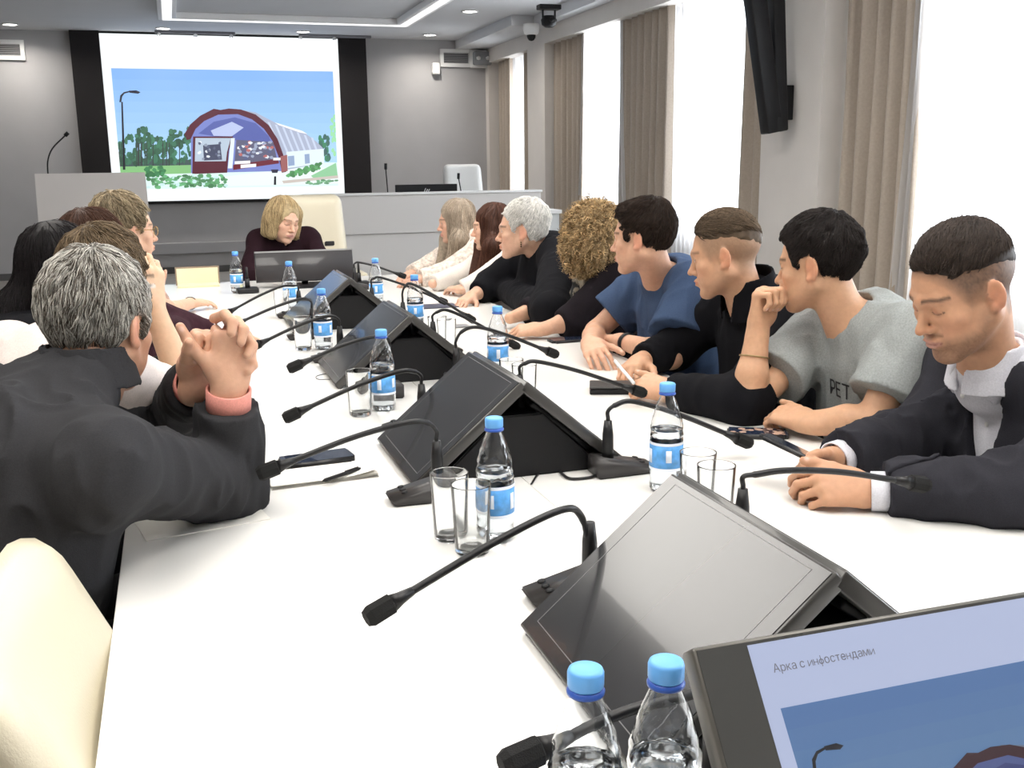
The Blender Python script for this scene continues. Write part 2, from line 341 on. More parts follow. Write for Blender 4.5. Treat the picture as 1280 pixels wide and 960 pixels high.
# projection screen on the back wall -------------------------------------
def slide_polys():
    "flat picture on the slide: (points in slide units u right, v down; colour)"
    P = []
    def c(x, y):      # measured on an enlargement of the slide
        xl = 331+(y-112)*.09; xr = 1125+(y-128)*.048
        return ((x-xl)/(xr-xl), (y-113)/556)
    def poly(pts, col): P.append(([c(*p) for p in pts], col))
    rnd = random.Random(3)
    P.append(([(0, 0), (1, 0), (1, 1), (0, 1)], (.93, .98, 1)))
    n = 10                                                  # the drawn sky of the picture
    for k in range(n):
        y0 = 225+k*36; y1 = y0+36.5; f = k/(n-1); col = (.25+.2*f, .48+.24*f, .96)
        P.append(([(.036, c(0, y0)[1]), (.972, c(0, y0)[1]), (.972, c(0, y1)[1]), (.036, c(0, y1)[1])], col))
    P.append(([(.036, .775), (.972, .775), (.972, .925), (.036, .925)], (.75, .93, .9)))
    P.append(([(.036, .77), (.36, .77), (.36, .83), (.036, .84)], (.25, .55, .22)))
    P.append(([(.036, .73), (.36, .75), (.36, .78), (.036, .785)], (.06, .10, .10)))
    def blob(x, y, rx, ry, col, k=9):
        pts = [(x+rx*math.cos(2*math.pi*i/k)*rnd.uniform(.7, 1.15), y+ry*math.sin(2*math.pi*i/k)*rnd.uniform(.7, 1.15)) for i in range(k)]; poly(pts, col)
    for i in range(150):
        x = rnd.uniform(388, 628); top = 440+22*math.sin(x*.05)+14*math.sin(x*.13); y = rnd.uniform(top, 540); g = rnd.uniform(.5, 1.3)
        blob(x, y, rnd.uniform(5, 12), rnd.uniform(6, 16), (.05*g, .17*g, .10*g))
    for i in range(16): x = rnd.uniform(390, 625); poly([(x, 470), (x+3, 470), (x+3, 548), (x, 548)], (.04, .05, .05))
    for i in range(26): blob(rnd.uniform(1062, 1096), rnd.uniform(455, 530), 7, 12, (.05, .2*rnd.uniform(.6, 1.3), .12))
    for i in range(16): blob(rnd.uniform(1100, 1116), rnd.uniform(380, 520), 6, 10, (.35, .75, .4))
    poly([(720, 590), (940, 565), (1120, 560), (1128, 620), (640, 622)], (.85, .97, .95))
    # the arched hall
    poly([(770, 355), (840, 368), (905, 402), (1000, 432), (1050, 470), (1072, 492), (1076, 545), (945, 568), (890, 420)], (.42, .47, .62))
    for k in range(7): poly([(880+k*25, 400+k*9), (888+k*25, 402+k*9), (955+k*19, 560-k*3), (948+k*19, 562-k*3)], (.6, .68, .85))
    poly([(945, 505), (1075, 495), (1077, 546), (948, 562)], (.78, .9, .97)); poly([(950, 520), (972, 518), (974, 552), (952, 555)], (.3, .4, .6)); poly([(1008, 514), (1025, 512), (1027, 545), (1010, 548)], (.3, .4, .6))
    poly([(905, 402), (1000, 432), (1018, 443), (990, 437), (920, 412)], (.95, .97, 1))
    arch = [(605, 440), (622, 410), (655, 380), (700, 356), (722, 360), (750, 355), (790, 358), (840, 375), (885, 412), (915, 460), (935, 515), (945, 575)]
    inn = [(930, 575), (918, 520), (897, 466), (868, 424), (828, 392), (780, 374), (715, 376), (668, 398), (640, 425), (625, 458)]
    poly(arch+[(930, 578)]+inn[1:]+[(612, 462)], (.10, .012, .03))
    poly([(626, 575)]+[(p[0], p[1]) for p in inn[::-1]]+[(930, 572)], (.20, .25, .62))
    poly([(650, 440), (700, 400), (770, 385), (840, 405), (885, 450), (905, 500), (760, 460)], (.10, .13, .42))
    poly([(690, 430), (760, 400), (800, 420), (760, 450), (700, 448)], (.5, .58, .85))
    poly([(632, 450), (765, 450), (750, 500), (745, 575), (630, 578)], (.10, .012, .03))
    poly([(640, 455), (757, 456), (744, 505), (741, 535), (638, 535)], (.5, .6, .72)); poly([(665, 480), (722, 476), (728, 530), (668, 532)], (.06, .07, .13))
    for k in range(18): blob(rnd.uniform(650, 735), rnd.uniform(470, 530), 6, 6, rnd.choice([(.85, .9, .95), (.1, .12, .2), (.3, .35, .45)]), 5)
    poly([(757, 456), (770, 456), (762, 560), (747, 560)], (.8, .9, .95))
    poly([(775, 462), (900, 470), (915, 540), (768, 555)], (.12, .12, .2))
    for k in range(46): blob(rnd.uniform(782, 902), rnd.uniform(470, 530), 8, 6, rnd.choice([(.85, .9, .98), (.1, .12, .25), (.35, .4, .55), (.5, .15, .15)]), 5)
    poly([(765, 548), (918, 528), (920, 545), (765, 566)], (.16, .015, .03)); poly([(770, 536), (822, 534), (822, 544), (770, 546)], (.95, .97, 1)); poly([(790, 548), (842, 545), (842, 556), (790, 560)], (.95, .97, 1))
    poly([(925, 520), (948, 515), (950, 572), (928, 576)], (.35, .12, .12)); poly([(900, 525), (925, 525), (925, 534), (900, 534)], (.95, .97, 1))
    for i in range(120):
        g = rnd.uniform(.5, 1.5); blob(rnd.uniform(486, 745), rnd.uniform(582, 622), rnd.uniform(5, 12), rnd.uniform(4, 9), (.12*g, .36*g, .16*g) if rnd.random() < .8 else (.6, .85, .85), 6)
    for i in range(30): g = rnd.uniform(.6, 1.3); blob(rnd.uniform(480, 540), rnd.uniform(552, 585), 8, 8, (.06*g, .25*g, .1*g), 6)
    for i in range(60): g = rnd.uniform(.6, 1.4); x = rnd.uniform(950, 1062); blob(x, 590-(x-950)*.3+rnd.uniform(-12, 8), 8, 7, (.1*g, .33*g, .12*g), 6)
    poly([(1030, 590), (1118, 545), (1124, 590), (1040, 600)], (.3, .62, .35)); poly([(930, 606), (1126, 590), (1126, 600), (935, 616)], (.62, .55, .5))
    for i in range(24): g = rnd.uniform(.6, 1.3); blob(rnd.uniform(1000, 1122), rnd.uniform(604, 620), 9, 4, (.2*g, .45*g, .25*g), 6)
    # street lamp and the short bollard
    poly([(402, 335), (407, 335), (416, 560), (408, 560)], (.01, .01, .02)); poly([(402, 336), (405, 318), (412, 308), (428, 303), (428, 299), (410, 303), (399, 314), (396, 336)], (.01, .01, .02)); poly([(426, 298), (450, 297), (463, 303), (455, 308), (428, 305)], (.01, .01, .03))
    poly([(892, 566), (918, 566), (914, 578), (896, 578)], (.02, .02, .05)); poly([(903, 590), (910, 590), (910, 620), (902, 620)], (.01, .01, .02))
    return P
def slide(name, w, h, M, m, parent, step=.0004, dim=(1, 1, 1)):
    "M maps slide plane (x right, y up, z out) into the parent's space"
    vs, fs, cs = [], [], []
    def clip(pts, a, b, c):
        out = []
        for i in range(len(pts)):
            p, q = pts[i], pts[(i+1) % len(pts)]; dp, dq = a*p[0]+b*p[1]+c, a*q[0]+b*q[1]+c
            if dp >= 0: out.append(p)
            if (dp >= 0) != (dq >= 0): t = dp/(dp-dq); out.append((p[0]+t*(q[0]-p[0]), p[1]+t*(q[1]-p[1])))
        return out
    for li, (pts, col) in enumerate(slide_polys()):
        if li > 0:
            for pl in ((1, 0, -.036), (-1, 0, .972), (0, 1, -.198), (0, -1, .925)): pts = clip(pts, *pl) if len(pts) > 2 else pts
        if len(pts) < 3: continue
        z = .0002+li*step*.03
        i0 = len(vs); vs += [M @ Vector(((u-.5)*w, (.5-v)*h, z)) for u, v in pts]
        ar = sum(pts[i][0]*pts[(i+1) % len(pts)][1]-pts[(i+1) % len(pts)][0]*pts[i][1] for i in range(len(pts)))
        idx = list(range(i0, len(vs))); fs.append(idx[::-1] if ar > 0 else idx); cs += [(tuple(c_*d_ for c_, d_ in zip(col, dim)) if li else tuple(col))+(1,)]*len(pts)
    me = bpy.data.meshes.new(name); me.from_pydata(vs, [], fs); a = me.color_attributes.new('col', 'FLOAT_COLOR', 'POINT'); a.data.foreach_set('color', np.array(cs, dtype=np.float32).ravel())
    return obj(name, me, m, parent)
tl, tr_, br = at(124, 41.5, Y=YB-.1), at(421, 48.5, Y=YB-.1), at(432, 245.5, Y=YB-.1)
z1 = (tl[2]+tr_[2])/2; z0 = br[2]-.01; x0 = tl[0]; x1 = (tr_[0]+br[0])/2; x0 = (tl[0]+at(142, 250, Y=YB-.1)[0])/2
cx, cz = (x0+x1)/2, (z0+z1)/2
t = empty('projection_screen', (cx, YB-.1, z0), 0, 'large bright projection screen showing a slide of an arched hall', 'screen')
sw, sh = x1-x0, z1-z0
slide('slide_picture', sw, sh, frame((0, 0, sh/2), (1, 0, 0), ez=(0, -1, 0)), emis_attr('projected_light', .72), t, .002)
obj('slide_text', text_mesh('Арка с инфостендами', .09, frame((-sw/2+.15, -.006, sh-.16), (1, 0, 0), ez=(0, -1, 0))), mat('faint_text', (.2, .2, .2), .6, emis=(.72, .80, .82), estr=1.1), t)
mkbox('backing', (-sw/2-.01, .002, -.04), (sw/2+.01, .07, sh+.02), M_BLACK, t)
pl, pr = at(84, 41, Y=YB-.09), at(456, 50, Y=YB-.09); prb = at(465, 242, Y=YB-.09)
for lo, hi in ((pl[0]+.02, x0), (x1, (pr[0]+prb[0])/2)):
    mkbox('side_panel', (lo-cx, -.02, -.25 if lo < 0 else -.1), (hi-cx, .1, sh+.03), mat('black_felt', (.016, .014, .015), .9), t)

# lectern ----------------------------------------------------------------
def lectern():
    a, b = at(43, 216, Y=9.5), at(181, 216, Y=9.5); c = (a[0]+b[0])/2; w = (b[0]-a[0])/2
    t = empty('lectern', (c, 9.5, 0), 0, 'pale grey lectern with tall front board at the left, in front of the screen', 'lectern')
    M_LEC = mat('lectern_laminate', (.60, .57, .55), .5)
    bm = bmesh.new(); z = 1.372
    vs = [(-w, 0, z), (w, 0, z), (w+.01, 0, .93), (w-.12, 0, .86), (-w+.12, 0, .86), (-w-.01, 0, .95)]
    f = [bm.verts.new(v) for v in vs]; g = [bm.verts.new((v[0], v[1]+.03, v[2])) for v in vs]
    bm.faces.new(f); bm.faces.new(g[::-1])
    for i in range(6): bm.faces.new((f[i], g[i], g[(i+1) % 6], f[(i+1) % 6]))
    obj('front_board', bm, M_LEC, t)
    bm = bmesh.new(); box(bm, (-w+.06, .03, 0), (w-.06, .45, 1.05)); obj('body', bm, M_WHITE, t)
    mkbox('desk_top', (-w+.02, .03, 1.1), (w-.02, .52, 1.13), M_LEC, t); mkbox('desk_riser', (-w+.06, .03, 1.05), (w-.06, .06, 1.10), M_LEC, t)
    m = at(60, 216, Y=9.75); pts = [at(60, 217, Y=9.75), at(60, 200, Y=9.75), at(66, 185, Y=9.75), at(82, 169, Y=9.75)]
    t2 = empty('gooseneck_microphone', (m[0], 9.75, 1.13), 0, 'thin black gooseneck microphone rising from the lectern', 'microphone')
    o = np.array([m[0], 9.75, 1.13]); bm = bmesh.new(); tube(bm, smoothpath([(0, 0, 0)]+[p-o for p in pts], 6), .006, 8); obj('neck', bm, M_BLACK, t2, True)
    bm = bmesh.new(); tube(bm, [pts[-1]-o-(pts[-1]-pts[-2])*.05, pts[-1]-o+(pts[-1]-pts[-2])*.2], .016, 10); obj('head', bm, M_BLACK, t2, True)
    bm = bmesh.new(); lathe(bm, [(0, 0), (.04, 0), (.04, .012), (0, .014)], 16); obj('base', bm, M_BLACK, t2, True)
lectern()

# presidium desk -----------------------------------------------------------
xa, xb = 1.2, 3.56
t = empty('presidium_desk', ((xa+xb)/2, 10.3, 0), 0, 'long pale grey presidium desk with high front panel before the back wall', 'desk')
hw = (xb-xa)/2; M_DSK = mat('desk_laminate', (.62, .60, .58), .45)
mkbox('front_panel', (-hw, -.3, .755), (hw, -.26, 1.125), M_DSK, t, .006)
mkbox('lower_panel', (-hw+.02, -.27, 0), (hw-.02, -.24, .75), M_DSK, t)
mkbox('top_rail', (-hw-.01, -.32, 1.125), (hw+.01, -.1, 1.145), M_WHITE, t, .004)
mkbox('desk_top', (-hw+.01, -.24, .74), (hw-.01, .35, .77), M_WHITE, t)
mkbox('side_panel', (-hw+.02, -.24, 0), (-hw+.05, .33, .74), M_DSK, t); mkbox('side_panel', (hw-.05, -.24, 0), (hw-.02, .33, .74), M_DSK, t)
t = empty('side_cabinet', (3.72, 10.4, 0), 0, 'lower pale cabinet at the right end of the presidium desk', 'cabinet')
mkbox('body', (-.13, -.15, 0), (.13, .3, .89), mat('cabinet_pale', (.7, .72, .72), .5), t, .004); mkbox('top', (-.15, -.18, .89), (.15, .32, .93), M_WHITE, t, .004)

# monitor on the presidium desk
a, b = at(494, 231, Y=10.45), at(571, 231, Y=10.45); c = (a[0]+b[0])/2; w = (b[0]-a[0])/2
t = empty('desktop_monitor', (c, 10.45, .77), 0, 'black desktop monitor with a pale emblem behind the presidium desk', 'monitor')
mkbox('panel', (-w, -.02, .08), (w, .02, a[2]-.77), M_BLACK, t, .006); mkbox('foot', (-.12, -.08, 0), (.12, .1, .012), M_BLACK, t); mkbox('stand', (-.03, .0, .01), (.03, .035, .1), M_BLACK, t)
bm = bmesh.new()
for k in range(3): tube(bm, [(-.03+k*.02, -.022, .365), (-.012+k*.02, -.022, .395+.01*(k == 0))], .004, 6)
tube(bm, [(-.045, -.022, .362), (.045, -.022, .362)], .003, 6); obj('emblem', bm, mat('pale_emblem', (.6, .6, .6), .5), t)

def straight_mic(px0, py0, px1, py1, Y, zb, lab):
    b_ = at(px0, py0, Y=Y); e = at(px1, py1, Y=Y); t = empty('desk_microphone', (b_[0], Y, zb), 0, lab, 'microphone'); h = e[2]-zb
    bm = bmesh.new(); tube(bm, smoothpath([(0, 0, 0), (0, 0, h*.5), (e[0]-b_[0], 0, h)], 6), .006, 8); obj('neck', bm, M_BLACK, t, True)
    bm = bmesh.new(); tube(bm, [(e[0]-b_[0], 0, h-.02), (e[0]-b_[0], -.01, h+.035)], .014, 10); obj('head', bm, M_BLACK, t, True)
    mkbox('base', (-.05, -.06, 0), (.05, .06, .03), M_BLACK, t, .008)
straight_mic(485, 240, 482, 209, 10.2, .77, 'upright thin microphone on the presidium desk left of the monitor')
straight_mic(578, 240, 573, 221, 10.2, .77, 'short upright microphone on the presidium desk in front of the white chair')
# ------------------------------------------------------------------ conference table
TX0, TX1, TY0, TY1, TZ = -.126, 1.40, -.15, 6.15, .75
M_TAB = mat('white_laminate', (.86, .85, .82), .22, spec=.5, coat=.15)
t = empty('conference_table', ((TX0+TX1)/2, 3, 0), 0, 'long white laminate conference table running toward the screen', 'table')
cxT = (TX0+TX1)/2
xs = [TX0, .645, TX1]; ys = [TY0, TY1]
for i in range(2):
    for j in range(1):
        mkbox('table_top', (xs[i]-cxT+.0006*i, ys[j]-3+.0006, TZ-.028), (xs[i+1]-cxT-.0006*(1-i), ys[j+1]-3-.0006, TZ), M_TAB, t, .0015)
M_LEG = mat('grey_table_leg', (.5, .5, .5), .5)
for y in (.4, 2.5, 4.5, 5.9): mkbox('support_panel', (-.25, y-3-.02, 0), (.25, y-3+.02, TZ-.029), M_LEG, t)
mkbox('center_beam', (-.03, TY0-3+.2, TZ-.12), (.03, TY1-3-.2, TZ-.029), M_LEG, t)

# ------------------------------------------------------------------ double sided monitors down the middle
M_SCR = mat('dark_glossy_screen', (.028, .029, .032), .16, spec=.5, coat=.28)
M_BEZ = mat('dark_grey_bezel', (.05, .048, .045), .3, spec=.5, coat=.3)
def tent_monitor():
    t = empty('double_sided_monitor', (0, 0, 0))
    L, hx, hz = .385, .235, .205
    for s in (-1, 1):
        bx, rx = s*hx, s*.006
        ez = Vector((s*(hz-.012), 0, (hx-.006))).normalized()         # outward normal
        ey = (Vector((rx, 0, hz))-Vector((bx, 0, .012))); H = ey.length; ey.normalize()
        ex = ey.cross(ez)
        M = frame(((bx+rx)/2, 0, (hz+.012)/2), ex, ez=ez)
        bm = bmesh.new(); box(bm, (-L/2, -H/2, -.022), (L/2, H/2, 0), M, .0025); p = obj('panel', bm, M_BEZ, t, True)
        bm = bmesh.new(); box(bm, (-L/2+.004, -H/2+.004, 0), (L/2-.004, H/2-.004, .0012), M); obj('glass', bm, M_SCR, p)
        bm = bmesh.new(); w = .0012
        for lo, hi in [((-L/2+.03, -H/2+.022), (-L/2+.03+w, H/2-.012)), ((L/2-.03-w, -H/2+.022), (L/2-.03, H/2-.012)), ((-L/2+.03, H/2-.012-w), (L/2-.03, H/2-.012)), ((-L/2+.03, -H/2+.022), (L/2-.03, -H/2+.022+w))]:
            box(bm, (lo[0], lo[1], .0012), (hi[0], hi[1], .0015), M)
        obj('screen_outline', bm, mat('grey_line', (.16, .16, .165), .3), p)
        bm = bmesh.new(); box(bm, (-L/2+.03, -H/2+.08, -.034), (L/2-.03, H/2-.05, -.022), M, .004); obj('back_cover', bm, M_BLACK, p, True)
    bm = bmesh.new(); A = [(-.165, 0), (.165, 0), (.165, .020), (.045, .132), (-.045, .132), (-.165, .020)]
    f0 = [bm.verts.new((x, -.172, z)) for x, z in A]; f1 = [bm.verts.new((x, .172, z)) for x, z in A]; bm.faces.new(f0); bm.faces.new(f1[::-1])
    for i in range(6): bm.faces.new((f0[i], f1[i], f1[(i+1) % 6], f0[(i+1) % 6]))
    bmesh.ops.recalc_face_normals(bm, faces=bm.faces); bmesh.ops.bevel(bm, geom=list(bm.edges), offset=.003, segments=2, affect='EDGES'); obj('housing', bm, M_BLACK, t)
    for y in (-.11, .11):
        bm = bmesh.new(); tube(bm, [(-.03, y, .09), (-.014, y, .17), (0, y, .182), (.014, y, .17), (.03, y, .09)], .008, 8); obj('hinge', bm, M_DARKM, t, True)
    return t
tm = tent_monitor()
tl_ = ['nearest black double sided monitor, its left screen reflecting the room', 'black double sided monitor second from the camera, beside the paper pad and tumblers', 'black double sided monitor third from the camera, bluish screen behind a bottle', 'farthest black double sided monitor, touching the woman\'s wide monitor in view']
for i, (y, l) in enumerate(zip((1.062, 2.115, 3.15, 4.27), tl_)):
    o = tm if i == 0 else copy_tree(tm)
    o.location = (.645, y, TZ+.0004); tag(o, l, 'monitor', 'double sided monitors along the table middle')
# monitor facing the camera
t = empty('touch_monitor', (.56, .52, TZ), 0, 'monitor showing the arched hall slide at the bottom right, nearest the camera', 'monitor')
o0 = np.array([.56, .52, TZ]); TLc = np.array([.358, .663, TZ+.262]); ex = Vector((1, 0, 0)); ey = Vector((0, .598, .802)); ez = ex.cross(ey)
Lm, Hm = .455, .315
cen = Vector(TLc-o0)+ex*Lm/2-ey*Hm/2; M = frame(cen, ex, ez=ez)
bm = bmesh.new(); box(bm, (-Lm/2, -Hm/2, -.024), (Lm/2, Hm/2, -.001), M, .003); obj('panel', bm, mat('pewter_edge', (.10, .095, .085), .35, metal=.4), t, True)
bm = bmesh.new(); box(bm, (-Lm/2+.003, -Hm/2+.003, -.001), (Lm/2-.003, Hm/2-.003, .0), M); obj('glass', bm, mat('bezel_glass', (.045, .045, .042), .25, spec=.6, coat=.3), t)
slide('slide_picture', .362, .252, M @ Matrix.Translation((.000, .026, 0)), emis_attr('monitor_light', .38, (.80, .86, 1.18)), t, dim=(.65, .68, .55))
obj('slide_text', text_mesh('Арка с инфостендами', .0092, M @ Matrix.Translation((-.165, .128, .0012)), .00004), mat('slide_grey_text', (.12, .12, .14), .6), t)
bm = bmesh.new(); box(bm, (-.12, -.10, -.06), (.12, .08, -.025), M, .005); obj('back_cover', bm, M_BLACK, t, True)
mkbox('stand', (-.07, -.02, 0), (.13, .11, .045), M_BLACK, t, .004)
bm = bmesh.new(); tube(bm, [(.03, .05, .03), (.03, .105, .12)], .02, 10); obj('hinge', bm, M_DARKM, t, True)

# wide monitor before the woman at the head of the table
a, b = at(318, 316, Y=5.72), at(441, 315, Y=5.72); c = (a[0]+b[0])/2; w = (b[0]-a[0])/2; h = a[2]-TZ
t = empty('desktop_monitor', (c, 5.72, TZ), 0, 'wide black monitor standing in front of the blonde woman at the table head', 'monitor')
M = Matrix.Translation((0, 0, .03)) @ Matrix.Rotation(math.radians(-12), 4, 'X')
bm = bmesh.new(); box(bm, (-w, -.015, 0), (w, .015, (h-.03)/math.cos(math.radians(12))), M, .004); obj('panel', bm, mat('monitor_back', (.03, .028, .03), .3, coat=.4), t, True)
bm = bmesh.new(); box(bm, (-w, -.017, (h-.03)-.004), (w, -.014, (h-.03)+.004), M); obj('rim', bm, mat('rim_grey', (.3, .3, .3), .4), t)
mkbox('foot', (-.12, -.10, 0), (.12, .12, .012), M_BLACK, t); bm = bmesh.new(); tube(bm, [(0, .04, .01), (0, .055, .15)], .018, 8); obj('stand', bm, M_BLACK, t, True)
bm = bmesh.new(); box(bm, (.12, -.02, h-.005), (.17, .02, h+.018), M, .004); obj('webcam', bm, M_BLACK, t, True)

# ------------------------------------------------------------------ gooseneck microphones
M_MIC = mat('mic_black', (.007, .007, .008), .42); M_FOAM = mat('mic_foam', (.009, .009, .009), .95, bump=.6, bscale=700)
M_MBASE = mat('mic_base_grey', (.045, .042, .042), .38)
def mic(base, side, stemtop, peak, head, lab, grp, rz=0., stem=True):
    "base centre of the socket on the table; side -1 slopes to the left seats, +1 to the right"
    b = np.array([base[0], base[1], TZ]); t = empty('gooseneck_microphone', b, 0, lab, 'microphone', grp)
    M = Matrix.Rotation(rz, 4, 'Z'); bm = bmesh.new(); s = side
    prof = [(-.032, 0), (.088, 0), (.098, .010), (.10, .016), (-.01, .040), (-.032, .040)]
    A = [bm.verts.new(M @ Vector((s*x, -.034+.004*(x > .08), z))) for x, z in prof]; B = [bm.verts.new(M @ Vector((s*x, .034-.004*(x > .08), z))) for x, z in prof]
    bm.faces.new(A); bm.faces.new(B[::-1])
    for i in range(6): bm.faces.new((A[i], B[i], B[(i+1) % 6], A[(i+1) % 6]))
    bmesh.ops.recalc_face_normals(bm, faces=bm.faces); bmesh.ops.bevel(bm, geom=list(bm.edges), offset=.003, segments=2, affect='EDGES')
    bo = obj('base', bm, M_MBASE, t, True)
    bm = bmesh.new()
    for dy in (-.018, 0, .018): lathe(bm, [(0, .002), (.006, .002), (.0065, 0)], 10, M @ Matrix.Translation((s*.07, dy, .0245)) @ Matrix.Rotation(s*math.radians(12), 4, 'Y'))
    obj('button', bm, M_BLACK, bo, True)
    bm = bmesh.new(); tube(bm, [(0, 0, .035), (0, 0, .05), (0, 0, .085), (0, 0, .115)], [.0125, .012, .0115, .008], 14); obj('socket', bm, M_MIC, t, True)
    L = [np.array(p)-b for p in (stemtop, peak, head)]
    st = [np.array([0, 0, .11]), np.array([0, 0, .11])*.6+L[0]*.4] if stem else [np.array([0, 0, .11])]
    mid = L[0]*.70+L[1]*.30; mid[2] = L[0][2]*.25+L[1][2]*.75
    pts = smoothpath(st+[L[0], mid, L[1], L[1]*.55+L[2]*.45+np.array([0, 0, .006]), L[2]], 8)
    n = len(pts); r = [.0042 if i < n*.45 else .0055 for i in range(n)]
    bm = bmesh.new(); tube(bm, pts, r, 10); obj('neck', bm, M_MIC, t, True)
    d = pts[-1]-pts[-3]; d = d/np.linalg.norm(d); e = L[2]
    bm = bmesh.new(); tube(bm, [e-d*.02, e+d*.0, e+d*.012], [.006, .009, .012], 12); obj('collar', bm, M_MIC, t, True)
    bm = bmesh.new(); tube(bm, [e+d*.010, e+d*.014, e+d*.044, e+d*.052], [.009, .0145, .0150, .011], 8); obj('head', bm, M_FOAM, t, False)
    return t
GL, GRR = 'gooseneck microphones for the left hand seats', 'gooseneck microphones for the right hand seats'
def lift(p): return V3(p[0], p[1], max(p[2], TZ+.135))
def V3(*a): return np.array(a, float)
def micL(bx, Y, st, pk, hd, lab, yh=None): return mic((at(*st, Y=Y)[0], Y), -1, lift(at(*st, Y=Y)), at(*pk, Y=Y-.02), at(*hd, Y=yh or Y), lab, GL)
def micR(bx, Y, st, pk, hd, lab, yh=None): return mic((at(*st, Y=Y)[0], Y), 1, lift(at(*st, Y=Y)), at(*pk, Y=Y), at(*hd, Y=yh or Y), lab, GRR)
b1 = at(737, 700, Y=1.34)
mic((b1[0], 1.34), -1, at(737, 690, Y=1.34), at(700, 638, Y=1.31), at(500, 748, Y=1.24), 'black gooseneck microphone at the centre front, its base behind the nearest monitor', GL)
micL(.452, 1.87, (546, 562), (505, 529), (356, 580), 'black gooseneck microphone with sloped base left of two tumblers, head by the phone', 1.85)
micL(.47, 2.40, (527, 490), (497, 465), (380, 512), 'black gooseneck microphone arching out from behind the second double sided monitor')
micL(.47, 2.80, (486, 425), (462, 422), (382, 452), 'black gooseneck microphone whose base hides behind the bottle beside the tumbler')
micL(.47, 3.42, (424, 402), (405, 396), (330, 427), 'black gooseneck microphone by the third bottle of the left row')
micL(.47, 3.92, (390, 388), (374, 374), (302, 402), 'black gooseneck microphone pointing at the clasped hands in front of the maroon sleeve')
micL(.47, 4.52, (374, 380), (352, 358), (292, 387), 'farthest left row gooseneck microphone, by the older woman\'s hand')
micR(.832, 1.90, (760, 522), (792, 502), (915, 545), 'black gooseneck microphone with low grey base left of the tall bottle on the right')
xr = .84
y0 = at(926, 640, X=xr)[1]
micR(xr, y0, (928, 630), (985, 588), (1130, 602), 'black gooseneck microphone whose arm crosses in front of the suited man\'s hands')
y0 = at(651, 482, X=xr)[1]
micR(xr, 2.42, (650, 487), (672, 452), (786, 485), 'black gooseneck microphone reaching to the black leather case', 2.42)
micR(xr, 2.86, (570, 434), (597, 409), (680, 437), 'black gooseneck microphone with its head below the curly haired woman\'s phone', 2.9)
micR(xr, 3.40, (541, 406), (560, 388), (634, 426), 'black gooseneck microphone whose head shows just right of a bottle cap', 3.4)
micR(xr, 3.95, (503, 366), (515, 355), (580, 393), 'black gooseneck microphone with head near the middle of the right table half', 3.9)
micR(xr, 4.50, (464, 350), (476, 347), (546, 373), 'black gooseneck microphone in front of the woman with long brown hair', 4.5)
micR(xr, 5.45, (443, 340), (449, 328), (496, 342), 'farthest right gooseneck microphone, reaching to the lace blouse woman\'s hands', 5.4)
def table_mic(px, py, ptx, pty, lab):
    b = at(px, py, Z=TZ); e = at(ptx, pty, Y=b[1]); h = e[2]-TZ; t = empty('desk_microphone', b, 0, lab, 'microphone')
    mkbox('base', (-.055, -.05, 0), (.055, .05, .028), M_MIC, t, .008)
    bm = bmesh.new(); tube(bm, [(0, 0, .02), (0, 0, h*.55)], [.014, .012], 10); obj('stem', bm, M_MIC, t, True)
    bm = bmesh.new(); tube(bm, [(0, 0, h*.5), (0, 0, h)], [.008, .006], 8); obj('head', bm, M_MIC, t, True)
table_mic(310, 366, 309, 334, 'upright black microphone on a block base left of the wide monitor')
table_mic(449, 358, 446, 327, 'upright black microphone on a block base right of the wide monitor')

# ------------------------------------------------------------------ bottles
M_PET = mat('clear_bottle_plastic', (.97, .985, 1), .02, trans=1, ior=1.45)
M_WATER = mat('water', (.93, .97, 1), .0, trans=1, ior=1.33)
M_CAP = mat('blue_bottle_cap', (.14, .42, .86), .4)
M_CAPD = mat('deep_blue_ring', (.03, .10, .45), .35)
M_LAB = mat('pale_blue_label', (.10, .36, .78), .45, noise=.25, nscale=60)
M_LABW = mat('white_label_edge', (.8, .86, .95), .45)
BP = [(.0, .0), (.024, .0), (.0315, .006), (.0325, .014), (.0315, .022), (.0325, .030), (.0325, .106), (.0315, .110), (.0325, .114), (.032, .125), (.0295, .142), (.025, .160), (.019, .177), (.0145, .188), (.013, .192), (.013, .198)]
def emboss(bm, prof, n=40, off=0, rmax=99):
    vs = lathe(bm, prof, n)
    for v in vs:
        r = math.hypot(v.co.x, v.co.y); a = math.atan2(v.co.y, v.co.x); z = v.co.z
        if r < 1e-4: continue
        d = 0
        if .112 < z < .175: d = .0009*math.sin(5*a+90*z)*math.sin(z*260+2*math.sin(3*a))+.0005*math.sin(11*a-z*300)
        elif z < .028: d = .0012*math.cos(5*a)*(1-z/.028)
        f = (r+d+off)/r; v.co.x *= f; v.co.y *= f
    return vs
def dense(prof, n=4):
    o = []
    for (a, b), (c, d) in zip(prof, prof[1:]): o += [(a+(c-a)*k/n, b+(d-b)*k/n) for k in range(n)]
    return o+[prof[-1]]
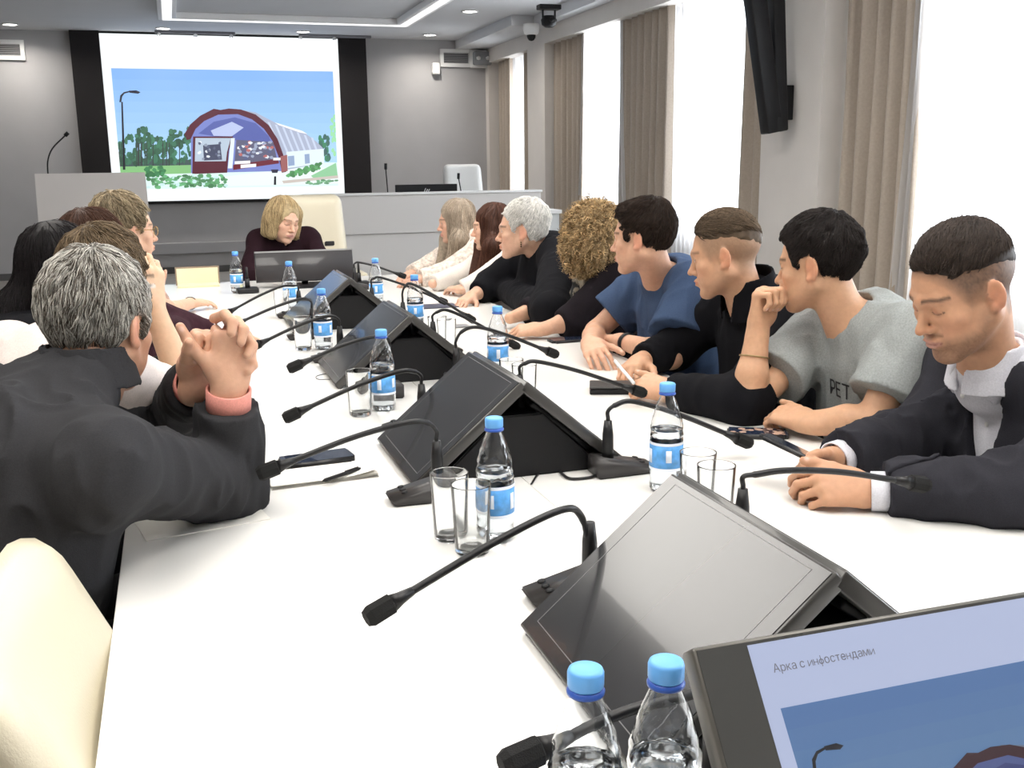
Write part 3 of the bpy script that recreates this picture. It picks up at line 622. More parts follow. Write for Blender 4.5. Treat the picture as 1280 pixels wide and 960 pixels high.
def bottle():
    t = empty('water_bottle')
    bm = bmesh.new(); P = dense(BP); emboss(bm, P); 
    inner = [(max(r-.0006, 0), z+(.0006 if z < .003 else 0)) for r, z in P]
    bm2 = bmesh.new(); emboss(bm2, inner); bmesh.ops.reverse_faces(bm2, faces=bm2.faces); me2 = bpy.data.meshes.new('i'); bm2.to_mesh(me2); bm2.free(); bm.from_mesh(me2); bpy.data.meshes.remove(me2)
    s = obj('shell', bm, M_PET, t, True)
    wp = [(max(r-.0007, 0), z+(.0007 if z < .003 else 0)) for r, z in P if z < .128]
    bm = bmesh.new(); emboss(bm, wp+[(0, wp[-1][1])]); obj('water', bm, M_WATER, t, True)
    bm = bmesh.new(); lathe(bm, [(.0328, .048), (.0331, .048), (.0331, .100), (.0328, .100)], 40); lb = obj('label', bm, M_LAB, t, True)
    bm = bmesh.new(); lathe(bm, [(.03325, .046), (.03325, .0515)], 40); lathe(bm, [(.03325, .0965), (.03325, .102)], 40)
    for k in range(5): a = k*1.256+.4; box(bm, (-.0001, -.005, .060+.004*(k % 2)), (.0001, .006, .088), Matrix.Rotation(a, 4, 'Z') @ Matrix.Translation((.0333, 0, 0)))
    obj('label_print', bm, M_LABW, lb, True)
    bm = bmesh.new(); lathe(bm, [(0, .199), (.0145, .199), (.0155, .201), (.0155, .213), (.0145, .2155), (.012, .2165), (0, .2167)], 36)
    for v in bm.verts:
        r = math.hypot(v.co.x, v.co.y)
        if .0154 < r: a = round(math.atan2(v.co.y, v.co.x)/(2*math.pi)*36); v.co.x *= 1+.012*(a % 2); v.co.y *= 1+.012*(a % 2)
    obj('cap', bm, M_CAP, t, True)
    bm = bmesh.new(); lathe(bm, [(.0135, .1935), (.0162, .1935), (.0165, .196), (.0152, .1985), (.0135, .1988)], 36); obj('neck_ring', bm, M_CAPD, t, True)
    return t
bt = bottle()
BOT = [(620, 673, None, 'water bottle beside the two tumblers in the middle of the table'), (480, 512, None, 'water bottle in front of the third double sided monitor, beside one tumbler'),
       (405, 436, None, 'water bottle before the bluish far monitor screens'), (364, 385, None, 'water bottle in front of the woman\'s wide monitor'),
       (297, 366, None, 'water bottle standing alone on the far left of the wide monitor'),
       (832, 612, None, 'tall looking water bottle on the right, partly behind the nearest monitor'), (623, 470, None, 'water bottle behind the ridge of the second double sided monitor'),
       (520, 411, None, 'water bottle behind the ridge of the third double sided monitor'), (471, 380, None, 'water bottle right of the farthest double sided monitor'),
       ((.301, .742), 0, 0, 'foreground water bottle, the left one of the pair at the bottom edge'), ((.371, .732), 0, 0, 'foreground water bottle, the right one of the pair, touching the camera side monitor')]
for i, (x, y, _, lab) in enumerate(BOT):
    p = at(x, y, Z=TZ) if not isinstance(x, tuple) else (x[0], x[1])
    o = bt if i == 0 else copy_tree(bt)
    o.location = (p[0], p[1], TZ); o.rotation_euler = (0, 0, i*1.3); tag(o, lab, 'bottle', 'water bottles with blue caps')

# ------------------------------------------------------------------ tumblers
M_TG = mat('tumbler_glass', (.98, .99, .99), .01, trans=1, ior=1.45)
bm = bmesh.new(); lathe(bm, [(0, 0), (.026, 0), (.029, .004), (.0335, .118), (.0335, .1195), (.0322, .1195), (.0318, .118), (.0268, .014), (.024, .011), (0, .010)], 36)
gt = obj('tumbler', bm, M_TG, None, True)
GLS = [(.415, 1.645, 'tumbler nearer the microphone base, behind its twin'), (.432, 1.568, 'tumbler touching the middle bottle, the front one of two'), (.425, 2.61, 'tumbler left of the second bottle of the left row'),
       (.405, 3.67, 'tumbler left of the bottle before the bluish screens'), (.42, 4.56, 'tumbler just left of the bottle before the wide monitor'),
       (.872, 1.61, 'back tumbler of the pair right of the tall looking bottle'), (.862, 1.525, 'front tumbler of the pair right of the tall looking bottle'),
       (.84, 2.61, 'far tumbler of the faint pair right of the bottle behind the second monitor'), (.85, 2.53, 'near tumbler of the faint pair right of the bottle behind the second monitor'),
       (.852, 3.49, 'tumbler beside the bottle behind the third monitor'), (.865, 3.41, 'tumbler just nearer than its twin by the grey card')]
for i, (x, y, lab) in enumerate(GLS):
    o = gt if i == 0 else copy_tree(gt)
    o.location = (x, y, TZ); tag(o, lab, 'glass', 'clear water tumblers')

# ------------------------------------------------------------------ small things on the table
def tabthing(name, lab, cat, c, rz): return empty(name, (c[0], c[1], TZ), rz, lab, cat)
M_PAPER = mat('paper', (.82, .80, .75), .8)
c = at(400, 594, Z=TZ); t = tabthing('notepad', 'white notepad with a grey edge and curled corner, under a black pen', 'notepad', c, math.radians(4))
bm = bmesh.new()
for k in range(4):
    G = [[bm.verts.new((-.11+.22*i/8, -.065+.11*j/4-.03*(i/8)*(j == 0)*0, .002*(k+1)+(.012 if k == 3 else .004)*max(0, i/8-.6)**2*6*(1-j/4))) for j in range(5)] for i in range(9)]
    for i in range(8):
        for j in range(4): bm.faces.new((G[i][j], G[i+1][j], G[i+1][j+1], G[i][j+1]))
obj('pages', bm, M_PAPER, t); mkbox('cover', (-.11, -.065, 0), (.11, .045, .0015), mat('pad_grey', (.35, .33, .3), .7), t)
a, b = at(407, 600, Z=TZ+.014), at(445, 587, Z=TZ+.014); mid = (a+b)/2
t = empty('pen', (mid[0], mid[1], TZ+.010), math.atan2(b[1]-a[1], b[0]-a[0]), 'black ballpoint pen lying on the notepad', 'pen')
bm = bmesh.new(); tube(bm, [(-.052, 0, .004), (-.045, 0, .004), (.05, 0, .004)], [.0012, .004, .0042], 10); obj('barrel', bm, M_BLACK, t, True)
bm = bmesh.new(); box(bm, (.012, -.001, .008), (.05, .001, .0095)); tube(bm, [(.05, 0, .004), (.056, 0, .004)], .0025, 8); obj('clip', bm, M_DARKM, t)
def phone(lab, c, rz, l=.155, w=.075, th=.009, z=TZ, rot=None, scr=(.02, .03, .06)):
    t = empty('smartphone', (c[0], c[1], z), rz, lab, 'phone')
    if rot is not None: t.rotation_euler = rot
    bm = bmesh.new(); box(bm, (-l/2, -w/2, 0), (l/2, w/2, th)); es = [e for e in bm.edges if abs(e.verts[0].co.z-e.verts[1].co.z) > .001]
    bmesh.ops.bevel(bm, geom=es, offset=.012, segments=5, affect='EDGES'); bmesh.ops.bevel(bm, geom=list(bm.edges), offset=.0015, segments=2, affect='EDGES'); obj('body', bm, M_DARKM, t, True)
    mkbox('screen', (-l/2+.004, -w/2+.004, th), (l/2-.004, w/2-.004, th+.0006), mat('phone_screen', scr, .06, coat=.8), t); return t
c = at(396, 578, Z=TZ); phone('dark smartphone with a blue sheen lying above the notepad', c, math.radians(8), .158, .078, .014)
c = at(947, 545, Z=TZ); t = phone('patterned cased smartphone lying between the grey t-shirt man and the suited man', c, math.radians(-28), .14, .07, .012)
bm = bmesh.new(); rr = random.Random(5)
for k in range(26): lathe(bm, [(0, 0), (rr.uniform(.004, .009), 0)], 7, Matrix.Translation((rr.uniform(-.06, .06), rr.uniform(-.027, .027), .0128+k*.00002)))
obj('case_pattern', bm, mat('case_pattern', (.42, .27, .2), .5), t)
c = at(770, 489, Z=TZ); t = empty('leather_case', (c[0], c[1], TZ), math.radians(-22), 'black leather case on the table under the hands of the man in black', 'case')
mkbox('cover', (-.075, -.05, .016), (.075, .05, .022), mat('black_leather', (.015, .015, .015), .45, bump=.4, bscale=300), t, .003); mkbox('body', (-.075, -.05, 0), (.075, .048, .015), M_BLACK, t, .004)
c = at(713, 425, Z=TZ); phone('dark smartphone under the curly haired woman\'s forearm', (c[0]-.01, c[1]-.02), math.radians(2), .16, .075, .010)
c = at(565, 409, Z=TZ); t = mkbox('grey_card', (c[0]-.07, c[1]-.035, TZ), (c[0]+.07, c[1]+.035, TZ+.006), mat('card_grey', (.25, .25, .26), .5), None, .002); tag(t, 'small grey folded card on the right half of the table', 'card')
c = at(545, 352, Z=TZ+.001); t = mkbox('document', (-.15, -.105, 0), (.15, .105, .003), M_PAPER, None); t.location = (c[0], c[1]-.12, TZ); tag(t, 'sheet of paper under the hands of the woman in lace', 'paper')
t = mkbox('document', (-.10, -.07, 0), (.10, .07, .004), mat('dark_folder', (.05, .055, .09), .5), None); t.location = (1.12, 4.62, TZ); tag(t, 'dark folder on the table before the brown haired woman', 'folder')
c = at(150, 625, Z=TZ); t = mkbox('document', (-.11, -.1, 0), (.11, .1, .002), M_PAPER, None); t.location = (.0, 1.93, TZ); t.rotation_euler = (0, 0, .2); tag(t, 'white sheet half hidden under the grey haired man\'s elbow', 'paper')
# yellow notebook at the far left
a, b = at(222, 357, Z=TZ), at(274, 356, Z=TZ); t = empty('open_notebook', ((a[0]+b[0])/2, a[1]-.05, TZ), 0, 'open pale yellow notebook, one cover standing up, at the far left', 'notebook')
w = (b[0]-a[0])/2; M_YEL = mat('pale_yellow_paper', (.80, .76, .48), .7); zt = at(248, 338, Y=a[1])[2]-TZ
bm = bmesh.new(); box(bm, (-w, .05, 0), (w, .056, zt+.02), Matrix.Rotation(math.radians(-8), 4, 'X')); obj('raised_page', bm, M_YEL, t)
bm = bmesh.new(); box(bm, (-w-.008, .057, 0), (w+.008, .064, zt+.03), Matrix.Rotation(math.radians(-8), 4, 'X')); obj('cover', bm, mat('tan_leather', (.30, .22, .16), .6), t)
mkbox('flat_pages', (-w, -.10, 0), (w, .045, .012), M_YEL, t, .002)
# cables near the mic bases
def cable(pts, lab, r=.0022): 
    bm = bmesh.new(); tube(bm, smoothpath([at(*p, Z=TZ+r+.001) for p in pts], 8), r, 6); tag(obj('cable', bm, M_MIC, None, True), lab, 'cable')
cable([(664, 605), (676, 590), (700, 588), (722, 586), (745, 583)], 'thin black cable looping on the table left of the right hand microphone base')
cable([(700, 590), (712, 598), (735, 597), (748, 593)], 'short black cable hugging the microphone base behind the second monitor', .003)
cable([(416, 474), (398, 474), (396, 470), (410, 467), (424, 468)], 'thin grey cable loop left of the third double sided monitor', .0012)
cable([(858, 958), (868, 940), (885, 925), (902, 912)], 'black cable curling behind the camera side monitor', .004)
cable([(872, 962), (885, 946), (905, 930)], 'lower black cable beside the camera side monitor', .003)
# another neck crossing behind the foreground bottles
mic((.47, .82), -1, at(900, 872, Y=.84), at(850, 872, Y=.82), at(690, 930, Y=.80), 'black gooseneck microphone crossing behind the two foreground bottles', GL, stem=False)

# ------------------------------------------------------------------ chairs
M_LEA = mat('cream_leather', (.64, .58, .44), .45, bump=.25, bscale=260, coat=.1); M_LEAW = mat('white_leather', (.72, .72, .70), .45, bump=.25, bscale=260)
M_CHR = mat('chrome', (.6, .6, .6), .15, metal=1)
def grid_pad(W, H, th, curve, nx=14, ny=18, taper=0., rc=.09, roll=0):
    "upholstered pad: W wide (y), H tall (z), front to +x"
    bm = bmesh.new(); S = []
    for side in (1, -1):
        G = []
        for j in range(ny+1):
            v = j/ny; r = []
            for i in range(nx+1):
                u = i/nx*2-1; hh = W/2*(1-taper*v)
                y, z = u*hh, v*H
                for (cy, cz, sy, sz) in ((hh-rc, H-rc, 1, 1), (hh-rc, rc, 1, -1)):          # round the corners
                    dy, dz = abs(y)-cy, (z-cz)*sz
                    if dy > 0 and dz > 0:
                        m = max(dy, dz); l = math.hypot(dy, dz); y = math.copysign(cy+dy*m/l, y); z = cz+sz*dz*m/l
                e = min(1, min((1-abs(u))*3.2, v*H*12+.0, (1-v)*H*12)); e = math.sqrt(max(0, 1-(1-e)**2))
                x = curve*(u*u)-roll*v*v+side*th/2*e*(1+.25*(1-u*u))
                r.append(bm.verts.new((x, y, z)))
            G.append(r)
        S.append(G)
        for j in range(ny):
            for i in range(nx):
                f = (G[j][i], G[j][i+1], G[j+1][i+1], G[j+1][i]); bm.faces.new(f if side > 0 else f[::-1])
    bmesh.ops.remove_doubles(bm, verts=bm.verts, dist=.0008); return bm
def chair(leather, backh=.50, recl=24, seatz=.46, split=False):
    t = empty('conference_chair')
    bm = grid_pad(.52, .5, .08, 0, rc=.1); M = Matrix.Translation((.25, 0, seatz)) @ Matrix.Rotation(math.radians(-90), 4, 'Y')
    bmesh.ops.transform(bm, matrix=M, verts=bm.verts); obj('seat', bm, leather, t, True)
    R = Matrix.Translation((-.17, 0, seatz-.02)) @ Matrix.Rotation(math.radians(-recl), 4, 'Y')
    if split:
        bm = grid_pad(.46, .28, .06, .03, rc=.03); bmesh.ops.transform(bm, matrix=R, verts=bm.verts); obj('backrest', bm, leather, t, True)
        bm = grid_pad(.48, backh-.27, .085, .03, taper=.12, rc=.06); bmesh.ops.transform(bm, matrix=R @ Matrix.Translation((0, 0, .275)), verts=bm.verts); obj('upper_backrest', bm, leather, t, True)
    else:
        bm = grid_pad(.52, backh, .07, .04, taper=.04, rc=.075); bmesh.ops.transform(bm, matrix=R, verts=bm.verts); b = obj('backrest', bm, leather, t, True)
        bm = bmesh.new(); box(bm, (.037, -.12, .18), (.040, -.10, .20), R); obj('care_tag', bm, mat('tag_grey', (.2, .2, .2), .5), b)
    for s in (-1, 1):
        pts = [(-.12, s*.27, seatz+.02), (-.14, s*.275, seatz+.2), (.02, s*.28, seatz+.23), (.16, s*.28, seatz+.22), (.17, s*.275, seatz+.1), (.14, s*.26, seatz-.02)]
        bm = bmesh.new(); tube(bm, smoothpath(pts, 6), .014, 10); ar = obj('armrest', bm, M_CHR, t, True)
        bm = bmesh.new(); box(bm, (-.11, s*.28-.025, seatz+.225), (.15, s*.28+.025, seatz+.255), None, .01); obj('arm_pad', bm, leather, ar, True)
    bm = bmesh.new(); tube(bm, [(0.02, 0, .08), (.02, 0, seatz-.03)], .028, 12); obj('column', bm, M_CHR, t, True)
    for k in range(5):
        a = 2*math.pi*k/5+.3; bm = bmesh.new(); tube(bm, [(.02+.02*math.cos(a), .02*math.sin(a), .10), (.02+.28*math.cos(a), .28*math.sin(a), .07)], [.022, .014], 8); l = obj('leg', bm, M_CHR, t, True)
        bm = bmesh.new(); lathe(bm, [(0, -.012), (.026, -.012), (.028, 0), (.026, .012), (0, .012)], 14, Matrix.Translation((.02+.28*math.cos(a), .28*math.sin(a), .0285)) @ Matrix.Rotation(a, 4, 'Z') @ Matrix.Rotation(math.pi/2, 4, 'X')); obj('caster', bm, M_BLACK, l, True)
    return t
CH = chair(M_LEA)
tag(CH, 'empty cream leather chair pushed against the table at the bottom left', 'chair', 'cream conference chairs around the table')
# its backrest just touches the table edge
CH.location = (.115, 1.24, 0)
cw = chair(M_LEA, .775, 8, .46, True); a = at(391, 300, Y=6.95); cw.location = (a[0], 6.80, 0); cw.rotation_euler = (0, 0, -math.pi/2)
tag(cw, 'cream high backed leather chair of the woman at the table head', 'chair')
cp = chair(M_LEAW, .88, 6, .55, True); a = at(582, 240, Y=10.95); cp.location = (a[0], 10.85, 0); cp.rotation_euler = (0, 0, -math.pi/2)
tag(cp, 'white high backed chair behind the presidium desk', 'chair')
# ------------------------------------------------------------------ implicit surface modeller (smooth unions meshed with surface nets)
F32 = np.float32
def V3(*a): return np.array(a, float)
def unit(v): v = np.asarray(v, float); return v/np.linalg.norm(v)
class Field:
    def __init__(s): s.p = []
    def rc(s, a, b, ra, rb, k=.02, op='u', flat=None, cap=(0, 0)):
        a, b = np.asarray(a, float), np.asarray(b, float); s.p.append(('rc', op, k, (a+b)/2, np.linalg.norm(b-a)/2+max(ra, rb)*1.25, (a, b, ra, rb, flat, cap))); return s
    def el(s, c, r, R=None, k=.02, op='u'):
        c = np.asarray(c, float); s.p.append(('el', op, k, c, max(r), (c, np.array(r, float), np.eye(3) if R is None else R))); return s
    def bx(s, c, h, R=None, rd=.005, k=.01, op='u'):
        c = np.asarray(c, float); s.p.append(('bx', op, k, c, float(np.linalg.norm(h)), (c, np.array(h, float), np.eye(3) if R is None else R, rd))); return s
    def pr(s, o, R, poly, op='i', k=.01, rad=9, zr=None):          # prism over a polygon in the (R col0, R col1) plane
        s.p.append(('pr', op, k, np.asarray(o, float), rad, (np.asarray(o, float), R, np.array(poly, float), zr))); return s
    def hs(s, o, n, op='i', k=.004): s.p.append(('hs', op, k, np.asarray(o, float), 99., (np.asarray(o, float), unit(n)))); return s
    def fn(s, f): s.p.append(('fn', 'n', 0, V3(0, 0, 0), 99., f)); return s
    def ev(s, P, ids=None):
        d = np.full(len(P), 1., F32)
        for i in (range(len(s.p)) if ids is None else ids):
            t, op, k, c, r, a = s.p[i]
            if t == 'fn': d = d+np.asarray(a(P), F32); continue
            e = prim(t, a, P)
            if op == 'u':
                if k > 0: h = np.maximum(k-np.abs(d-e), 0)/k; d = np.minimum(d, e)-h*h*k*.25
                else: d = np.minimum(d, e)
            elif op == 's': e = -e; h = np.maximum(k-np.abs(d-e), 0)/k; d = np.maximum(d, e)+h*h*k*.25
            else: h = np.maximum(k-np.abs(d-e), 0)/k; d = np.maximum(d, e)+h*h*k*.25
        return d
def prim(t, a, P):
    if t == 'rc':
        A, B, ra, rb, flat, cap = a; ab = (B-A); L = np.linalg.norm(ab); q = P-A.astype(F32); tt = (q@ab.astype(F32))/F32(L*L); tc = np.clip(tt, 0, 1)
        o = q-tc[:, None]*ab.astype(F32)
        r = ra+(rb-ra)*tc
        if flat is not None:
            ax, sc = flat; ax = unit(ax).astype(F32); w = o@ax; o = o+np.outer(w*F32(1/sc-1), ax); g = np.sqrt((o*o).sum(1)); d = (g-r)*(.5+.5*sc)
        else: d = np.sqrt((o*o).sum(1))-r
        if cap[0]: d = np.maximum(d, -tt*L)
        if cap[1]: d = np.maximum(d, (tt-1)*L)
        return d.astype(F32)
    if t == 'el':
        c, r, R = a; q = (P-c.astype(F32))@R.astype(F32); k0 = np.sqrt(((q/r.astype(F32))**2).sum(1)); k1 = np.sqrt(((q/(r*r).astype(F32))**2).sum(1))+1e-9; return k0*(k0-1)/k1
    if t == 'bx':
        c, h, R, rd = a; q = np.abs((P-c.astype(F32))@R.astype(F32))-(h-rd).astype(F32); return np.sqrt((np.maximum(q, 0)**2).sum(1))+np.minimum(q.max(1), 0)-F32(rd)
    if t == 'hs':
        o, n = a; return (P-o.astype(F32))@n.astype(F32)
    if t == 'pr':
        o, R, V, zr = a; q = (P-o.astype(F32))@R.astype(F32); x, y = q[:, 0], q[:, 1]; n = len(V); d = np.full(len(P), 1e9, F32); s = np.ones(len(P), F32)
        for i in range(n):
            p0, p1 = V[i], V[i-1]; e = p1-p0; wx, wy = x-p0[0], y-p0[1]; tt = np.clip((wx*e[0]+wy*e[1])/(e@e), 0, 1); bx_, by_ = wx-e[0]*tt, wy-e[1]*tt; d = np.minimum(d, bx_*bx_+by_*by_)
            c1 = y >= p0[1]; c2 = y < p1[1]; c3 = e[0]*wy > e[1]*wx; fl = (c1 & c2 & c3) | (~c1 & ~c2 & ~c3); s[fl] *= -1
        d = s*np.sqrt(d)
        if zr is not None: d = np.maximum(d, np.maximum(q[:, 2]-zr[1], zr[0]-q[:, 2]))
        return d
def vnoise(P, sc, seed=0):
    q = P*F32(sc)+F32(seed*7.31+100); i = np.floor(q).astype(np.int64); f = (q-i).astype(F32); f = f*f*(3-2*f)
    def h(dx, dy, dz):
        n = (i[:, 0]+dx)*73856093 ^ (i[:, 1]+dy)*19349663 ^ (i[:, 2]+dz)*83492791; n = (n ^ (n >> 13))*1274126177; return ((n & 0xffff)/F32(32768)-1).astype(F32)
    fx, fy, fz = f[:, 0], f[:, 1], f[:, 2]; L = lambda a, b, t: a+(b-a)*t
    return L(L(L(h(0, 0, 0), h(1, 0, 0), fx), L(h(0, 1, 0), h(1, 1, 0), fx), fy), L(L(h(0, 0, 1), h(1, 0, 1), fx), L(h(0, 1, 1), h(1, 1, 1), fx), fy), fz)
def folds(amp, sc, seed=0, ax=None, sq=.4):
    amp = amp*1.7
    "ridged cloth folds running along ax"
    A = None
    if ax is not None: ax = unit(ax); A = (np.eye(3)-(1-sq)*np.outer(ax, ax)).astype(F32)
    def f(P):
        Q = P if A is None else P@A
        w = vnoise(Q, sc*.6, seed+5)[:, None]*F32(.35/sc)
        n = vnoise(Q+w*1.6, sc, seed); n2 = vnoise(Q+w, sc*2.3, seed+2); n3 = vnoise(Q-w, sc*.5, seed+9)
        return amp*(1-2.4*np.abs(n)**.7)*.55*(.55+.6*n3)+amp*.4*(1-2*np.abs(n2))
    return f
def mesh_field(Fd, h, lo=None, hi=None, B=14):
    us = [p for p in Fd.p if p[1] == 'u']
    lo = np.min([p[3]-p[4] for p in us], 0)-2*h if lo is None else np.array(lo, float); hi = np.max([p[3]+p[4] for p in us], 0)+2*h if hi is None else np.array(hi, float)
    n = np.ceil((hi-lo)/h).astype(int)+1; nb = np.ceil(n/B).astype(int); n = nb*B
    bi = np.stack(np.meshgrid(*[np.arange(k) for k in nb], indexing='ij'), -1).reshape(-1, 3)
    cen = (lo+(bi+.5)*B*h).astype(F32); hd = B*h*.5*math.sqrt(3)
    d = Fd.ev(cen); act = np.where(np.abs(d) < hd*1.45+.012)[0]
    C = np.array([p[3] for p in Fd.p]); RR = np.array([p[4] for p in Fd.p]); KK = np.array([p[2] for p in Fd.p])
    g = np.stack(np.meshgrid(*[np.arange(B+1)]*3, indexing='ij'), -1).reshape(-1, 3)
    off = np.array([(0, 0, 0), (1, 0, 0), (0, 1, 0), (1, 1, 0), (0, 0, 1), (1, 0, 1), (0, 1, 1), (1, 1, 1)])
    E12 = [(0, 1), (2, 3), (4, 5), (6, 7), (0, 2), (1, 3), (4, 6), (5, 7), (0, 4), (1, 5), (2, 6), (3, 7)]
    N1, N2 = int(n[1]+2), int(n[2]+2); ids, vs, edges = [], [], []
    for b in act:
        o = bi[b]*B; P = (lo+(g+o)*h).astype(F32)
        near = np.where(np.linalg.norm(C-cen[b], axis=1)-RR < hd+KK+.01)[0]
        v = Fd.ev(P, near).reshape(B+1, B+1, B+1); s = v < 0
        if s.all() or not s.any(): continue
        cnt = sum(s[x:x+B, y:y+B, z:z+B].astype(np.int8) for x, y, z in off); ce = np.argwhere((cnt > 0) & (cnt < 8))
        if not len(ce): continue
        cv = np.stack([v[ce[:, 0]+x, ce[:, 1]+y, ce[:, 2]+z] for x, y, z in off], 1)
        acc = np.zeros((len(ce), 3)); num = np.zeros(len(ce))
        for i, j in E12:
            a, c = cv[:, i], cv[:, j]; m = (a < 0) != (c < 0); t = np.where(m, a/(a-c+1e-12), 0); pt = off[i]+t[:, None]*(off[j]-off[i]); acc += pt*m[:, None]; num += m
        gc = ce+o; ids.append((gc[:, 0].astype(np.int64)*N1+gc[:, 1])*N2+gc[:, 2]); vs.append(lo+(gc+acc/num[:, None])*h)
        for ax, j in ((0, 1), (1, 2), (2, 4)):
            a, c = cv[:, 0] < 0, cv[:, j] < 0; m = a != c
            if m.any(): edges.append((ax, gc[m], a[m]))
    ids = np.concatenate(ids); vs = np.concatenate(vs); order = np.argsort(ids); ids = ids[order]; vs = vs[order]; Q = []
    for ax, c, s in edges:
        u, w = [(1, 2), (2, 0), (0, 1)][ax]; eu = np.zeros(3, int); eu[u] = 1; ew = np.zeros(3, int); ew[w] = 1
        k = [((c-a*eu-b_*ew)) for a, b_ in ((1, 1), (0, 1), (0, 0), (1, 0))]; idx = []
        ok = np.ones(len(c), bool)
        for kk in k:
            key = (kk[:, 0].astype(np.int64)*N1+kk[:, 1])*N2+kk[:, 2]; p = np.searchsorted(ids, key); p = np.minimum(p, len(ids)-1); ok &= ids[p] == key; idx.append(p)
        q = np.stack(idx, 1); q[~s] = q[~s][:, ::-1]; Q.append(q[ok])
    return vs, np.concatenate(Q)
def np_mesh(name, vs, fs, col=None, m=None, smooth=True):
    me = bpy.data.meshes.new(name); nf, k = fs.shape; me.vertices.add(len(vs)); me.vertices.foreach_set('co', vs.astype(np.float32).ravel()); me.loops.add(nf*k); me.loops.foreach_set('vertex_index', fs.astype(np.int32).ravel())
    me.polygons.add(nf); me.polygons.foreach_set('loop_start', np.arange(nf, dtype=np.int32)*k); me.polygons.foreach_set('use_smooth', np.full(nf, smooth)); me.update(calc_edges=True)
    if col is not None:
        c = np.ones((len(vs), 4), np.float32); c[:, :3] = col; a = me.color_attributes.new('col', 'FLOAT_COLOR', 'POINT'); a.data.foreach_set('color', c.ravel())
    if m is not None: me.materials.append(m)
    return me
def field_obj(name, Fd, h, m, parent, col=None, lo=None, hi=None):
    vs, fs = mesh_field(Fd, h, lo, hi); c = col(vs) if callable(col) else (np.tile(col, (len(vs), 1)) if col is not None else None)
    return obj(name, np_mesh(name, vs, fs, c), m, parent), vs
def grad(Fd, P, e=.002):
    P = P.astype(F32); g = np.stack([Fd.ev(P+np.array(o, F32)*e)-Fd.ev(P-np.array(o, F32)*e) for o in ((1, 0, 0), (0, 1, 0), (0, 0, 1))], 1); return g/(np.linalg.norm(g, axis=1)[:, None]+1e-9)

# ------------------------------------------------------------------ people
M_SKIN = mat('skin', (.6, .4, .3), .5, attr='col', sss=.12, noise=.05, nscale=90, bump=.12, bscale=500, spec=.35)
M_HAIR = mat('hair', (.1, .08, .06), .55, attr='col', spec=.22)
def cloth(name, c, **k): return mat(name, c, **{**dict(rough=.92, noise=.08, nscale=300, bump=.25, bscale=700, spec=.15), **k})

def hand(Fd, w, d, u, thumb=1, curl=(20, 30, 20), spread=.05, tb=(.62, .72, -.25), sc=1., cols=None, curls=None, tip_in=0., tcurl=20):
    "w wrist, d finger direction, u dorsal side, thumb=+1 when thumb lies toward d x u"
    w, d, u = np.array(w, float), unit(d), np.array(u, float); u = unit(u-d*(u@d)); s = np.cross(d, u)*thumb
    Ls = [(.043, .026, .021), (.047, .030, .022), (.043, .028, .021), (.034, .021, .018)]; rs = [.0088, .0090, .0085, .0076]
    ko = [.030, .010, -.010, -.029]; kd = [.084, .088, .084, .076]; kn = []
    Fd.rc(w-d*.02*sc, w+d*.02*sc, .027*sc, .026*sc, k=.02, flat=(u, .72))
    for i in range(4):
        K = w+(d*kd[i]+s*ko[i]+u*(.002 if i in (1, 2) else -.001))*sc; kn.append(K)
        Fd.rc(w+(d*.014+s*ko[i]*.62)*sc, K-u*.002*sc, .0155*sc, .0118*sc, k=.014)
    Fd.el(w+(d*.03+s*.022-u*.008)*sc, (.024*sc,)*3, k=.015)
    for i in range(4):
        c = curls[i] if curls else curl; ang = 0; p = kn[i]; sd = s*spread*(1.5-i); rr = rs[i]*sc
        for j in range(3):
            ang += math.radians(c[j]); dr = unit((d+sd)*math.cos(ang)-u*math.sin(ang)); q = p+dr*Ls[i][j]*sc
            Fd.rc(p, q, rr*(1.03 if j else 1.08), rr*.93, k=.003 if j else .006)
            if cols is not None and j == 2:
                nu = unit((d+sd)*math.sin(ang)+u*math.cos(ang)); cols.append((q-dr*.004*sc+nu*rr*.8, .0055*sc, (.85, .62, .56)))
            if cols is not None and j < 2: cols.append((q+u*.004, .006, (.70, .45, .37)))
            rr *= .93; p = q
    T0 = w+(d*.022+s*.026-u*.008)*sc; t1 = unit(d*tb[0]+s*tb[1]+u*tb[2]); T1 = T0+t1*.044*sc
    t2 = unit(t1+(d*.9-s*.25-u*.15)*math.radians(tcurl)*1.6); T2 = T1+t2*.032*sc; t3 = unit(t2+(d*.9-s*.3-u*.1)*math.radians(tcurl)); T3 = T2+t3*.024*sc
    Fd.rc(T0, T1, .0155*sc, .0115*sc, k=.012); Fd.rc(T1, T2, .0110*sc, .0098*sc, k=.004); Fd.rc(T2, T3, .0098*sc, .0082*sc, k=.003)
    if cols is not None: cols.append((T3+u*.007-t3*.004, .006*sc, (.85, .62, .56)))

def rotm(fwd, pitch, roll):
    "head axes as columns: x = the person's left->right, y forward, z up"
    a = math.radians(fwd); f = V3(math.cos(a), math.sin(a), 0); r = V3(math.sin(a), -math.cos(a), 0); u = V3(0, 0, 1); p = math.radians(pitch)
    f2 = f*math.cos(p)-u*math.sin(p); u2 = u*math.cos(p)+f*math.sin(p); q = math.radians(roll); r3 = r*math.cos(q)+u2*math.sin(q); u3 = u2*math.cos(q)-r*math.sin(q)
    return np.stack([r3, f2, u3], 1)

